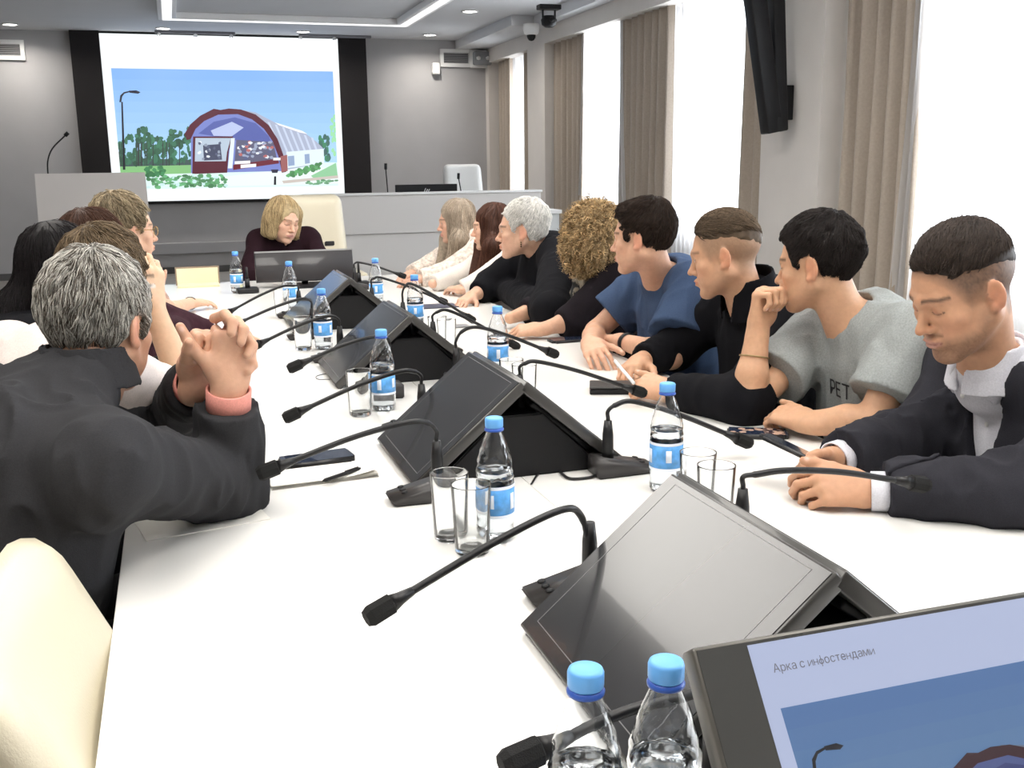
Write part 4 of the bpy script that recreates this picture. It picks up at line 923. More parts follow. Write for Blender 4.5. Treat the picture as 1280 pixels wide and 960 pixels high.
def head_field(Fd, H, R, sc=1., fem=0., eyes='open', noears=False, jaw=1., nose=1.):
    T = lambda x, y, z: H+R@(V3(x, y, z)*sc)
    E = lambda c, r, k=.02, op='u', R2=None: Fd.el(T(*c), tuple(np.array(r)*sc), R if R2 is None else R@R2, k*sc, op)
    C = lambda a, b, ra, rb, k=.015, op='u', flat=None: Fd.rc(T(*a), T(*b), ra*sc, rb*sc, k*sc, op, flat)
    E((0, -.018, .036), (.0745, .0935, .084)); E((0, .022, .012), (.066, .066, .080), .02)                  # cranium, forehead
    E((0, .030, -.046), (.053*(1-.04*fem), .052, .062), .025)                                                 # face
    for s in (-1, 1):
        C((s*.056, -.002, -.045), (s*.020*jaw, .064, -.100), .020, .0155-.002*fem, .03)                         # jaw line
        E((s*.040, .058, -.024), (.024, .022, .020), .02)                                                     # cheek bone
        E((s*.034, .055, -.060), (.022, .026, .028), .02)                                                     # cheek
    E((0, .074, -.103), (.020-.004*fem, .016, .014), .02)                                                    # chin
    C((-.034, .075, .020), (0, .084, .017), .009, .010, .016); C((.034, .075, .020), (0, .084, .017), .009, .010, .016)
    for s in (-1, 1): E((s*.031, .094, -.001), (.017, .013, .011), .012, 's')                                  # eye sockets
    C((0, .082, .012), (0, .101*(.5+.5*nose), -.026), .0065, .0090, .010); E((0, .106*(.55+.45*nose), -.034), (.0105, .0115, .0095), .008)
    for s in (-1, 1): E((s*.0105, .093, -.038), (.0075, .010, .0072), .006)
    E((0, .082, -.066), (.026, .0135, .017), .012)                                                            # muzzle
    E((0, .0945, -.0605), (.0210, .0075, .0050), .005); E((0, .0935, -.0715), (.0180, .0075, .0058), .005)          # lips
    E((0, .1015, -.0662), (.022, .0055, .0014), .003, 's')
    for s in (-1, 1):
        E((s*.031, .0735, -.001), (.0145, .0125, .0125), .004)                                                # eyeball and lid
        if eyes == 'open': C((s*.018, .0835, .005), (s*.044, .0775, .004), .0028, .0026, .004)
        E((s*.006, .103, -.041), (.003, .004, .0025), .002, 's')
    if not noears:
        for s in (-1, 1):
            a = math.radians(18)*s; R2 = np.array([[math.cos(a), -math.sin(a), 0], [math.sin(a), math.cos(a), 0], [0, 0, 1]])
            E((s*.0780, -.010, -.006), (.0068, .0185, .0310), .006, 'u', R2)
            E((s*.0845, -.006, .000), (.0050, .0100, .0180), .004, 's', R2); E((s*.0815, .000, -.014), (.0045, .006, .008), .003, 's', R2)
            E((s*.0775, .0, -.030), (.0062, .0075, .0085), .005)
    return T

def skin_color(vs, H, R, sc, base, spec):
    "colours of the skin itself: lips, brows, lashes, beard shadow, clipped hair"
    base = np.array(base)*[.96, .87, .79]; L = (vs-H)@R/sc; c = np.tile(np.array(base, float), (len(vs), 1)); x, y, z = L[:, 0], L[:, 1], L[:, 2]; ax = np.abs(x)
    def mix(mask, col, a=1.):
        m = np.clip(mask, 0, 1)[:, None]*a; c[:] = c*(1-m)+np.array(col)*m
    def ell(cx, cy, cz, rx, ry, rz, soft=.5): k = np.sqrt(((ax-cx)/rx)**2+((y-cy)/ry)**2+((z-cz)/rz)**2); return np.clip((1-k)/soft+.5*0, 0, 1)
    hd = ((x/.095)**2+(y/.128)**2+((z+.01)/.155)**2 < 1)
    b = np.array(base)
    mix(ell(.045, .065, -.035, .03, .05, .028, 1)*hd, b*[1.05, .82, .80], .5); mix(ell(0, .105, -.035, .016, .025, .016, .8)*hd, b*[1.03, .80, .78], .5)
    mix(ell(.082, -.01, -.01, .014, .035, .045, .7)*hd, b*[1.08, .76, .72], .6)
    mix((1-np.clip(np.abs(z+.066)/(.0115-.0085*(ax/.026)**2).clip(.002), 0, 1)**3)*(ax < .026)*(y > .078)*hd, spec.get('lip', b*[.92, .58, .55]), .85)
    mix(np.clip(1-np.abs(z+.0665+.00*ax)/.0016, 0, 1)*(ax < .024)*(y > .078)*hd, b*[.35, .2, .2], .8)
    mix(ell(.031, .085, -.001, .0165, .02, .0095, .6)*hd, b*[.80, .66, .62], .55)
    br = spec.get('brow', (.05, .035, .025))
    mix(np.clip(1-np.abs(z-(.0235-.25*(ax-.030)**2*20-.0*ax))/.0048, 0, 1)**.6*(ax > .012)*(ax < .053)*(y > .05)*hd, br, spec.get('browa', .85))
    if spec.get('eyes', 'open') == 'open':
        mix(np.clip(1-np.sqrt(((ax-.031)/.0115)**2+((z+.0005)/.0048)**2), 0, 1)**.3*(y > .07)*hd, (.72, .70, .68), .9)
        gx = spec.get('gaze', 0.)
        mix(np.clip(1.6-1.6*np.sqrt(((x*np.sign(x)-.031-gx*np.sign(x))/.0055)**2+((z+.0003)/.0050)**2), 0, 1)*(y > .07)*hd, (.03, .022, .018), 1)
        mix(np.clip(1-np.abs(z-.0048+((ax-.031)/.013)**2*.004)/.0015, 0, 1)*(ax > .017)*(ax < .046)*(y > .066)*hd, (.03, .02, .02), .9)
    else:
        mix(np.clip(1-np.abs(z+.0068-((ax-.031)/.014)**2*.003)/.0019, 0, 1)*(ax > .016)*(ax < .047)*(y > .064)*hd, (.03, .02, .02), .95)
    if spec.get('beard'):
        a, col = spec['beard']; n = vnoise(L.astype(F32), 900, 3)*.5+.5
        jawm = np.clip((-.052-z)/.02, 0, 1)*np.clip((y+.01+(-.1-z)*.2)/.03, 0, 1)*np.clip((z+.128)/.015, 0, 1)*(1-np.clip(1.5-np.sqrt((x/.024)**2+((z+.067)/.010)**2), 0, 1))
        side = np.clip(1-np.abs(y-.018+(z+.05)*.5)/.022, 0, 1)*np.clip((-.0-z)/.03, 0, 1)*np.clip((z+.12)/.03, 0, 1)*(ax > .045)
        mus = np.clip(1-np.abs(z+.0515)/.0055, 0, 1)*(ax < .028)*(y > .07)
        chin = np.clip(1-np.sqrt((x/.032)**2+((z+.098)/.020)**2), 0, 1)**.5*(y > .03)
        mix(np.maximum(np.maximum(jawm*.75, side*.6), np.maximum(mus, chin))*hd*(.5+.5*n), col, a)
    if spec.get('fade'):
        a, col = spec['fade']; n = vnoise(L.astype(F32), 1100, 5)*.5+.5
        edge = np.interp(y, [-.10, -.045, -.02, .02, .035, .05, .062, .08], [-.075, -.06, -.01, .0, -.005, .022, .046, .072])-.012
        m = np.clip((z-edge)/.045, 0, 1)*(ax < .0775); mix(m**.7*(np.abs(L) < .14).all(1)*(.75+.25*n), col, a)
    for p, r, col in spec.get('spots', []):
        k = np.clip(1-np.linalg.norm(vs-p, axis=1)/r, 0, 1); mix(np.clip(k*2, 0, 1), col, .45)
    return c

def hair_field(H, R, sc, style, seed=0, vol=0.):
    Fd = Field(); T = lambda x, y, z: H+R@(V3(x, y, z)*sc)
    E = lambda c, r, k=.02, op='u': Fd.el(T(*c), tuple(np.array(r)*sc), R, k*sc, op)
    C = lambda a, b, ra, rb, k=.02, op='u', flat=None: Fd.rc(T(*a), T(*b), ra*sc, rb*sc, k*sc, op, flat)
    YZ = np.stack([R[:, 1], R[:, 2], R[:, 0]], 1)
    side = [(.12, .082), (.078, .074), (.060, .054), (.046, .036), (.036, .004), (.026, -.004), (.020, .022), (-.006, .030), (-.027, .004), (-.033, -.040), (-.055, -.078), (-.13, -.082), (-.16, .2), (.14, .2)]
    if style in ('short', 'fade', 'quiff', 'thick', 'pixie', 'mensgrey'):
        t = dict(short=.006, fade=.0015, quiff=.008, thick=.011, pixie=.009, mensgrey=.010)[style]
        E((0, -.018, .037), (.0755+t*.55, .0950+t*.8, .086+t) if style != 'fade' else (.0755, .0950, .0875)); E((0, .020, .014), (.067+t*.1, .0655+t*.25, .080+t*.5))
        if style == 'fade': E((0, -.008, .076), (.057, .080, .055), .015)
        if style == 'quiff': E((0, .002, .078), (.058, .078, .047), .015); C((-.025, .056, .092), (.025, .062, .098), .016, .019, .02); E((0, -.05, .075), (.056, .05, .05), .02)
        if style == 'thick': E((0, -.006, .070), (.067, .086, .062), .02)
        if style == 'pixie': E((0, -.03, .05), (.085, .098, .092), .02)
        if style == 'fade': side = [(.14, .088), (.084, .084), (.066, .066), (.050, .050), (.0, .046), (-.05, .034), (-.10, .005), (-.15, .0), (-.16, .2), (.14, .2)]
        if style == 'mensgrey': side = [(.12, .088), (.070, .080), (.050, .050), (.042, .0), (.036, -.02), (.028, -.016), (.022, .022), (-.006, .032), (-.027, .004), (-.036, -.045), (-.045, -.112), (-.13, -.118), (-.16, .2), (.14, .2)]
        Fd.pr(H, YZ, np.array(side)*sc, 'i', (.014 if style == 'fade' else .013)*sc)
        if style in ('quiff', 'thick', 'mensgrey', 'pixie'): Fd.fn(lambda P: -.004*vnoise(P, 38, seed)-.0022*vnoise(P, 95, seed+1))
        else: Fd.fn(lambda P: -.0015*vnoise(P, 60, seed)-.0008*vnoise(P, 160, seed+1))
    elif style == 'bob':
        E((0, -.018, .040), (.087, .103, .096)); E((0, -.028, -.015), (.092, .088, .10), .03)
        for s in (-1, 1): C((s*.070, .020, .05), (s*.078, .026, -.075), .030, .026, .03); C((s*.072, -.03, .0), (s*.072, -.035, -.085), .035, .028, .03)
        E((0, .120, -.040), (.052, .075, .130), .008, 's'); E((0, .02, -.12), (.055, .12, .06), .02, 's'); Fd.hs(T(0, 0, -.112), -R[:, 2], 'i', .012)
        Fd.fn(lambda P: -.003*vnoise(P*np.array([1, 1, .35], F32), 45, seed)-.001*vnoise(P, 140, seed+1))
    elif style in ('long', 'longdark'):
        E((0, -.018, .040), (.086, .104, .095)); E((0, -.035, -.02), (.086, .080, .10), .03)
        for s in (-1, 1): C((s*.070, .010, .05), (s*.080, .030, -.08), .030, .026, .03); C((s*.075, -.02, .0), (s*.075, -.02, -.12), .035, .032, .03)
        E((0, .120, -.040), (.052, .075, .132), .008, 's'); E((0, .03, -.13), (.053, .12, .07), .02, 's')
        Fd.fn(lambda P: -.003*vnoise(P*np.array([1, 1, .3], F32), 45, seed)-.001*vnoise(P, 140, seed+1))
    elif style == 'curly':
        E((0, -.025, .040), (.100, .112, .098)); E((0, -.05, -.04), (.105, .085, .105), .03)
        for s in (-1, 1): E((s*.082, -.01, -.035), (.045, .060, .085), .03)
        E((0, .125, -.035), (.055, .085, .11), .01, 's'); E((0, .05, -.14), (.05, .10, .06), .02, 's')
        Fd.fn(lambda P: -.011*vnoise(P, 42, seed)-.006*vnoise(P, 95, seed+1))
    return Fd
def strands(Fd, vs, H, R, sc, n, length, col, seed=0, width=.0009, lift=.002, flow='radial', curl=0., crown=(0, -.05, .12), nseg=6, var=.3, comb=(0, 0, 0), cols2=None, keep=None, facew=.056, facez=.068):
    rng = np.random.default_rng(seed); src = vs
    if keep is not None: src = vs[keep((vs-H)@R/sc)]
    if len(src) == 0: return None
    P = src[rng.integers(0, len(src), n)]+rng.normal(0, .002, (n, 3)); L = (P-H)@R/sc; step = length/nseg*rng.uniform(.6, 1.25, n)[:, None]
    pts = [P]; cr = np.array(crown); ph = rng.uniform(0, 6.28, n); jit = rng.normal(0, .16, (n, 3)); off = lift*rng.uniform(.3, 1.6, n)
    for j in range(nseg):
        g = grad(Fd, P); Lc = (P-H)@R/sc; v = (Lc-cr); v /= np.linalg.norm(v, axis=1)[:, None]+1e-6
        v = v@R.T+np.array(comb)@R.T
        if flow == 'down': dn = np.clip((.10-Lc[:, 2])/.08, 0, 1.)[:, None]; v = v*(1-dn*.85)+dn*np.array([0, 0, -1.])
        v = v-g*(v*g).sum(1)[:, None]; v /= np.linalg.norm(v, axis=1)[:, None]+1e-6; v = v+jit
        if curl: a = ph+j*2.1; s = np.cross(g, v); v = v*.35+curl*(s*np.cos(a)[:, None]+g*np.sin(a)[:, None])
        P = P+v*step; d = Fd.ev(P.astype(F32)); P = P-g*(d-off*(1 if not curl else 3))[:, None]*(.8 if not curl else .45); pts.append(P)
    pts = np.stack(pts, 1); K = nseg+1; Lp = (pts-H)@R/sc; ok = ~(((np.abs(Lp[:, :, 0]) < facew) & (Lp[:, :, 1] > .055) & (Lp[:, :, 2] < facez)).any(1)); pts, n, off = pts[ok], int(ok.sum()), off[ok]
    if n == 0: return None
    t = np.gradient(pts, axis=1); t /= np.linalg.norm(t, axis=2)[:, :, None]+1e-9
    g0 = grad(Fd, pts[:, 0]); s = np.cross(t, g0[:, None, :]); s /= np.linalg.norm(s, axis=2)[:, :, None]+1e-9; u = np.cross(s, t)
    w = width*np.array([.8, 1, 1, 1, .9, .7, .35, .3, .3, .3, .2][:K])[None, :, None]*rng.uniform(.7, 1.4, n)[:, None, None]
    ring = [pts+w*(s*math.cos(a)+u*math.sin(a)) for a in (1.57, 3.67, 5.76)]; V = np.stack(ring, 2).reshape(-1, 3)
    base = (np.arange(n)*K*3)[:, None, None]+(np.arange(K-1)*3)[None, :, None]; k = np.arange(3)[None, None, :]; k2 = (k+1) % 3
    q = np.stack([base+k, base+k2, base+3+k2, base+3+k], -1).reshape(-1, 4)
    f = rng.normal(1, var, n).clip(.25, 1.9); c = np.array(col)[None, :]*f[:, None]
    if cols2 is not None: m = rng.random(n) < cols2[1]; c[m] = np.array(cols2[0])[None, :]*f[m][:, None]
    return V, q, np.repeat(c, K*3, 0)
def hair(parent, H, R, sc, style, col, n, length, h=.004, seed=0, name='hair', extra=None, basemul=.75, **kw):
    Fd = hair_field(H, R, sc, style, seed)
    if extra: extra(Fd)
    vs, fs = mesh_field(Fd, h); c = np.tile(np.array(col)*basemul, (len(vs), 1))*(1+.35*vnoise(vs.astype(F32), 120, seed))[:, None]
    st = strands(Fd, vs, H, R, sc, n, length, col, seed, **kw) if n else None
    if st: fs = np.concatenate([fs, st[1]+len(vs)]); vs = np.concatenate([vs, st[0]]); c = np.concatenate([c, st[2]])
    return obj(name, np_mesh(name, vs, fs, c), M_HAIR, parent)

def person(label, H, hdir, N, C, tdir, EL, WL, ER, WR, P=None, skin=(.62, .40, .29), fem=0, hs=1., hw=None, sh=None, hands=None, top=None, topmat=None, sleeve='long', inf=.014, spec=None, h=.005, ch=.006, seed=0, cuff=None, neckline=None, legs=True, legmat=None, hair_kw=None, fold=.004, hsc=None, headkw=None, collar=None, topname='shirt', torso=1., topcut=None, extra_top=None, group=None, bodyextra=None, armr=1.):
    spec = dict(spec or {}); H = np.array(H, float); R = rotm(*hdir); sc = hs; C = np.array(C, float)
    N = np.array(N, float) if N is not None else C+(H-C)*V3(.30, .30, 0)+V3(0, 0, (H[2]-C[2])*.30)
    t = math.radians(tdir); f = V3(math.cos(t), math.sin(t), 0); r = V3(math.sin(t), -math.cos(t), 0)          # r = the person's right
    hw = hw or (.165 if fem else .185); tilt = sh or 0; SR = C+r*hw+V3(0, 0, tilt); SL = C-r*hw-V3(0, 0, tilt)
    P = np.array(P if P is not None else (C[0]-f[0]*.12, C[1]-f[1]*.12, .58), float)
    root = empty('person', (P[0], P[1], 0), 0, label, 'person', group); o = root.location.copy(); inv = Matrix.Translation(-o)
    EL, WL, ER, WR = [np.array(v, float) for v in (EL, WL, ER, WR)]; up = unit(C-P); spots = []
    def torso_(Fd, g, kk=.05):
        M_ = (P+C)/2+f*.01; Fd.el(P+V3(0, 0, .02), (.155*torso+g, .12*torso+g, .12+g), np.stack([r, f, V3(0, 0, 1)], 1), kk)
        Fd.rc(P+up*.08, M_, .140*torso+g, .145*torso+g, kk, flat=(f, .74)); Fd.rc(M_, C-up*.10, .150*torso+g, .150*torso+g, kk, flat=(f, .74))
        Fd.rc(C-up*.07-r*hw*.45, C-up*.07+r*hw*.45, .095+g, .095+g, kk, flat=(f, .85))
        Fd.rc(SL, SR, .050+g*.9, .050+g*.9, .05); Fd.rc(C+up*.005, N, .075+g*.8, .052+g*.5, .04)
        for S in (SL, SR): Fd.rc(S*.62+C*.38, N*.75+C*.25, .045+g*.8, .042+g*.3, .04)
        if fem:
            for s in (-1, 1): Fd.el(C-up*.17+f*(.085)+r*s*.07, (.065+g,)*3, None, .04)
    B = Field(); torso_(B, -.012 if top else 0.)
    for S, E, Wr in ((SL, EL, WL), (SR, ER, WR)):
        a = armr; B.el(S, (.056*a,)*3, None, .03); B.rc(S, E, .047*a*(1-.1*fem), .038*a*(1-.1*fem), .03); B.rc(E, E*.6+Wr*.4, .038*a*(1-.1*fem), .038*a*(1-.1*fem), .015); B.rc(E*.6+Wr*.4, Wr, .038*a*(1-.1*fem), .0255*(1-.1*fem), .015)
    B.rc(N-V3(0, 0, .03), H+R@V3(0, -.022, -.045)*sc, (.056 if not fem else .048)*sc, (.056 if not fem else .047)*sc, .03)
    head_field(B, H, R, sc, fem, spec.get('eyes', 'open'), **(headkw or {}))
    for hd in (hands or []):
        w = WL if hd[0] == 'L' else WR; E = EL if hd[0] == 'L' else ER; kw = dict(hd[1]); d = kw.pop('d', unit(w-E)); u = kw.pop('u', V3(0, 0, 1)); hand(B, w, d, u, (1 if hd[0] == 'R' else -1)*-1, sc=kw.pop('sc', hsc or (.92 if fem else 1.)), cols=spots, **kw)
    if legs: B.rc(P-r*.09, P-r*.11+f*.20+V3(0, 0, -.01), .075, .065, .04); B.rc(P+r*.09, P+r*.11+f*.20+V3(0, 0, -.01), .075, .065, .04)
    if bodyextra: bodyextra(B)
    spec['spots'] = spots
    vs, fs = mesh_field(B, h); c = skin_color(vs, H, R, sc, skin, spec); me = np_mesh('body', vs-np.array(o), fs, c); body = obj('body', me, M_SKIN, root)
    out = dict(root=root, o=np.array(o), H=H, R=R, SL=SL, SR=SR, C=C, N=N, P=P, f=f, r=r, up=up)
    def put(name, Fd, hh, m, parent=root, col=None, lo=None, hi=None):
        v, q = mesh_field(Fd, hh, lo, hi); return obj(name, np_mesh(name, v-np.array(o), q, col(v) if callable(col) else None), m, parent)
    out['put'] = put
    def sleeves(Fd, g, cut):
        for S, E, Wr in ((SL, EL, WL), (SR, ER, WR)):
            a = armr; Fd.el(S, (.060*a+g,)*3, None, .04)
            if cut == 'short':
                m = S*.30+E*.70; Fd.rc(S, m, .052*a+g*1.2, .054*a+g*1.6, .03, cap=(0, 1))
            else:
                Fd.rc(S, E, .050*a+g*1.1, .043*a+g*1.2, .03); e = unit(Wr-E); L = np.linalg.norm(Wr-E); cu = cuff if cuff is not None else -.01
                Fd.rc(E, E+e*(L+cu), .043*a+g*1.2, .030+g*1.0, .02, cap=(0, 1))
    T_ = Field()
    if top:
        torso_(T_, inf); sleeves(T_, inf, sleeve)
        if fold: T_.fn(folds(-fold, 11, seed, V3(0, 0, 1), .5))
        nk = neckline or (.060, .012)
        T_.rc(N+V3(0, 0, -nk[1]), H+R@V3(0, -.022, -.03)*sc, nk[0], nk[0]+.012, .006, 's')
        if sleeve == 'short' and neckline: T_.el(N+f*.052+V3(0, 0, .012), (.050, .040, .036), np.stack([r, f, V3(0, 0, 1)], 1), .012, 's')
        if extra_top: extra_top(T_, out)
        Tc = topcut
        out['top'] = put(topname, T_, ch, topmat); out['topfield'] = T_
    if legs:
        for s, nm in ((-1, 'L'), (1, 'R')): pass
        G = Field(); lm = legmat or cloth('dark_trousers', (.03, .03, .035))
        for s in (-1, 1):
            K = P+r*s*.13+f*.44+V3(0, 0, -.03); A = V3(K[0]-f[0]*.05, K[1]-f[1]*.05, .10); G.rc(P+r*s*.08, K, .092, .068, .05); G.rc(K, A, .064, .048, .03, cap=(0, 1))
        G.el(P+V3(0, 0, .0), (.165, .135, .10), np.stack([r, f, V3(0, 0, 1)], 1), .05); G.fn(folds(-.004, 9, seed)); put('trousers', G, .014, lm)
        for s in (-1, 1):
            K = P+r*s*.13+f*.39; Sh = Field(); q = V3(K[0], K[1], .045); Sh.rc(q-f*.04, q+f*.14-V3(0, 0, .012), .042, .030, .03, flat=(V3(0, 0, 1), .85)); Sh.rc(q, q+V3(0, 0, .06), .042, .040, .03); Sh.hs((0, 0, .002), (0, 0, -1), 'i', .002); put('shoe', Sh, .010, mat('black_shoe', (.015, .015, .015), .35))
    if hair_kw:
        kw = dict(hair_kw); ho = hair(root, H, R, sc, kw.pop('style'), kw.pop('col'), kw.pop('n', 0), kw.pop('length', .03), seed=seed, **kw)
        ho.data.transform(inv)
    return out
def ring_band(out, name, c, ax, ra, w, th, m):
    "bracelet, watch strap or cuff: a band of radius ra round the axis ax"
    ax = unit(ax); bm = bmesh.new(); M = frame(np.array(c)-out['o'], Vector(np.cross(ax, (.3, .2, .9))), ez=ax)
    lathe(bm, [(ra, -w/2), (ra+th, -w/2+th*.3), (ra+th, w/2-th*.3), (ra, w/2), (ra-th*.5, 0), (ra, -w/2)], 28, M); return obj(name, bm, m, out['root'], True)
# ------------------------------------------------------------------ the people
CHW = chair(M_LEA, .42, 6, .46)                    # low backed seats of the right hand side
def seat(out, lab, dx=.0, low=True):
    P = out['P']; a = math.atan2(out['f'][1], out['f'][0]); src = CHW
    o = src if not src.get('label') else copy_tree(src)
    o.location = (P[0]-out['f'][0]*.17, P[1]-out['f'][1]*.17, 0); o.rotation_euler = (0, 0, a); tag(o, lab, 'chair', 'cream conference chairs around the table'); return o
INK = cloth('charcoal_suit', (.028, .028, .035), noise=.12, nscale=500)
M_SHIRT = cloth('white_shirt', (.70, .70, .76)); M_SKN = (.60, .39, .27)
def vcut(poly, yb=-.09):
    def f_(T_, o):
        f, r, N = o['f'], o['r'], o['N']; Z = np.array([0, 0, 1.]); n = np.cross(r, Z); T_.pr(N+f*yb, np.stack([r, Z, n], 1), poly, 's', .004, 9, (0, .6) if n@f > 0 else (-.6, 0))
    return f_
VP = [(-.095, .12), (.095, .12), (.078, .02), (.010, -.30), (-.010, -.30), (-.078, .02)]
def lapels(o, Tf, m, g=.006, V=VP):
    "raised band of the jacket beside its opening, with the notch"
    f, r, N = o['f'], o['r'], o['N']; Z = np.array([0, 0, 1.]); n = np.cross(r, Z); Rm = np.stack([r, Z, n], 1); zr = (-.09, .6) if n@f > 0 else (-.6, .09)
    for s in (-1, 1):
        L = Field(); L.p = [p for p in Tf.p if p[1] == 'u' or p[0] == 'fn']; L.fn(lambda P: -g)
        poly = [(s*.078, .03), (s*.115, .0), (s*.125, -.04), (s*.098, -.052), (s*.130, -.070), (s*.095, -.17), (s*.014, -.30), (s*.010, -.30)]
        L.pr(N, Rm, poly, 'i', .003, 9, zr); L.rc(N-V3(0, 0, .02), N+V3(0, 0, .14), .066, .09, .006, 's')
        o['put']('lapel', L, .0045, m, o['top'], lo=np.minimum(N-.36, N), hi=N+.36)
def collar(o, m, H=None, hgt=.045, rad=.062, gap=.014, name='collar', th=.005):
    "band of cloth standing round the neck, open at the front"
    f, r, N, R = o['f'], o['r'], o['N'], o['R']; ax = unit((o['H']+R@V3(0, -.022, -.045))-(N-V3(0, 0, .03))); ax = unit(ax+V3(0, 0, .6)); b = N+ax*.004-f*.004; C_ = Field()
    C_.rc(b-ax*.03, b+ax*hgt, rad+.020+th, rad+th, .01, cap=(1, 1)); C_.rc(b-ax*.045, b+ax*(hgt+.02), rad+.022, rad-.005, .003, 's')
    g = unit(f-ax*(f@ax)); n = np.cross(r, ax); C_.pr(b, np.stack([r, ax, n], 1), [(-gap-.03, .12), (gap+.03, .12), (gap, -.0), (gap*.3, -.06), (-gap*.3, -.06), (-gap, .0)], 's', .003, 9, (0, .3) if n@f > 0 else (-.3, 0))
    return o['put'](name, C_, .0036, m)
def wings(o, Sf, m):
    "turned down collar points lying on the shirt"
    f, r, N = o['f'], o['r'], o['N']; Z = np.array([0, 0, 1.]); n = np.cross(r, Z); Rm = np.stack([r, Z, n], 1); zr = (-.05, .6) if n@f > 0 else (-.6, .05)
    for s in (-1, 1):
        L = Field(); L.p = list(Sf.p); L.fn(lambda P: -.006); L.pr(N, Rm, [(s*.006, .015), (s*.085, .045), (s*.085, -.005), (s*.052, -.062)], 'i', .003, 9, zr); o['put']('collar_point', L, .0036, m, o['root'], lo=N-.2, hi=N+.2)

# --- right row ---------------------------------------------------------
WL, WR = at(1086, 614, Z=.785), at(1040, 576, Z=.80)
p1 = person('man in a dark suit and open white collar looking down at his phone, far right', at(1203, 362, X=1.40), (176, 24, 0), at(1236, 460, X=1.50), (1.61, 1.56, .945), 182,
    at(1262, 616, Z=.80), WL, (1.50, 1.75, .82), WR, P=(1.70, 1.58, .57), skin=(.58, .35, .235), hw=.205, torso=1.08,
    spec=dict(eyes='down', beard=(.8, (.085, .055, .04)), fade=(.92, (.060, .043, .035)), brow=(.045, .03, .025), lip=(.52, .26, .22)),
    hands=[('L', dict(d=unit(at(1010, 604, Z=.80)-WL), u=(.10, -.75, .65), curls=[(30, 45, 25), (40, 50, 30), (46, 55, 30), (50, 55, 30)], tb=(.85, .35, .1))),
           ('R', dict(d=unit(at(985, 590, Z=.80)-WR), u=(0, .75, .65), curl=(45, 55, 30), tb=(.85, .45, .1)))],
    top=1, topmat=INK, topname='jacket', inf=.022, cuff=-.035, h=.0036, ch=.005, seed=1, fold=.0075, extra_top=vcut(VP), neckline=(.072, .0),
    hair_kw=dict(style='fade', keep=lambda L: (L[:, 2] > .074), col=(.035, .025, .02), n=9000, length=.030, lift=.0015, comb=(-.3, .4, .0), crown=(.02, -.07, .11), var=.35, h=.0035))
def inner_shirt(o, m, g=.010, cut=None, name='shirt', nr=.060):
    S = Field(); C, P, r, f, up, N = o['C'], o['P'], o['r'], o['f'], o['up'], o['N']; M_ = (P+C)/2+f*.01; k = .05
    S.rc(P+up*.08, M_, .14+g, .145+g, k, flat=(f, .74)); S.rc(M_, C-up*.10, .150+g, .150+g, k, flat=(f, .74)); S.rc(C-up*.07-r*.09, C-up*.07+r*.09, .095+g, .095+g, k, flat=(f, .85))
    S.rc(o['SL']*.8+C*.2, o['SR']*.8+C*.2, .050+g*.9, .050+g*.9, .05); S.rc(C, N, .075+g*.8, .054+g*.5, .04); S.fn(folds(-.003, 14, 4, V3(0, 0, 1)))
    ax = unit((o['H']+o['R']@V3(0, -.022, -.045))-N+V3(0, 0, .05)); S.rc(N-V3(0, 0, .034)-f*.004, N+ax*.01, .063, .061, .03)
    o['put'](name, S, .006, m) if 0 else None; ax = unit((o['H']+o['R']@V3(0, -.022, -.045))-N+V3(0, 0, .05)); S.rc(N+ax*.030, N+ax*.16, nr-.004, nr+.006, .004, 's', cap=(1, 1)); o['put'](name, S, .0055, m); return S
IS = inner_shirt(p1, M_SHIRT, .014); collar(p1, M_SHIRT, hgt=.055, rad=.061, gap=.007); wings(p1, IS, M_SHIRT); lapels(p1, p1['topfield'], INK)
for E, W in ((at(1262, 616, Z=.80), WL), ((1.50, 1.75, .82), WR)):
    W = np.array(W); e = unit(W-np.array(E)); ring_band(p1, 'shirt_cuff', W-e*.020, e, .034, .034, .003, M_SHIRT)
bm = bmesh.new()
for dz in (.05, .115):
    q = p1['N']-V3(0, 0, dz)+p1['f']*.12
    for _ in range(30): q = q-p1['f']*float(IS.ev(q[None].astype(F32))[0]-.0015)*.7
    lathe(bm, [(0, .0015), (.0045, .0015), (.0055, 0)], 12, frame(q-p1['o'], (0, 1, 0), ez=Vector(p1['f'])))
obj('shirt_button', bm, M_WHITE, p1['root'], True)
c = (at(950, 545, Z=.83)+at(1035, 585, Z=.815))/2; a_, b_ = at(952, 546, Z=.845), at(1040, 588, Z=.80)
t = phone('black smartphone held in the suited man\'s hands, tilted toward him', c, 0, .150, .072, .009); ex = Vector(b_-a_).normalized(); Mx = frame((0, 0, 0), ex, ez=Vector((.35, -.1, .9)) - ex*ex.dot(Vector((.35, -.1, .9)))); t.rotation_euler = Mx.to_euler(); t.location = (a_+b_)/2

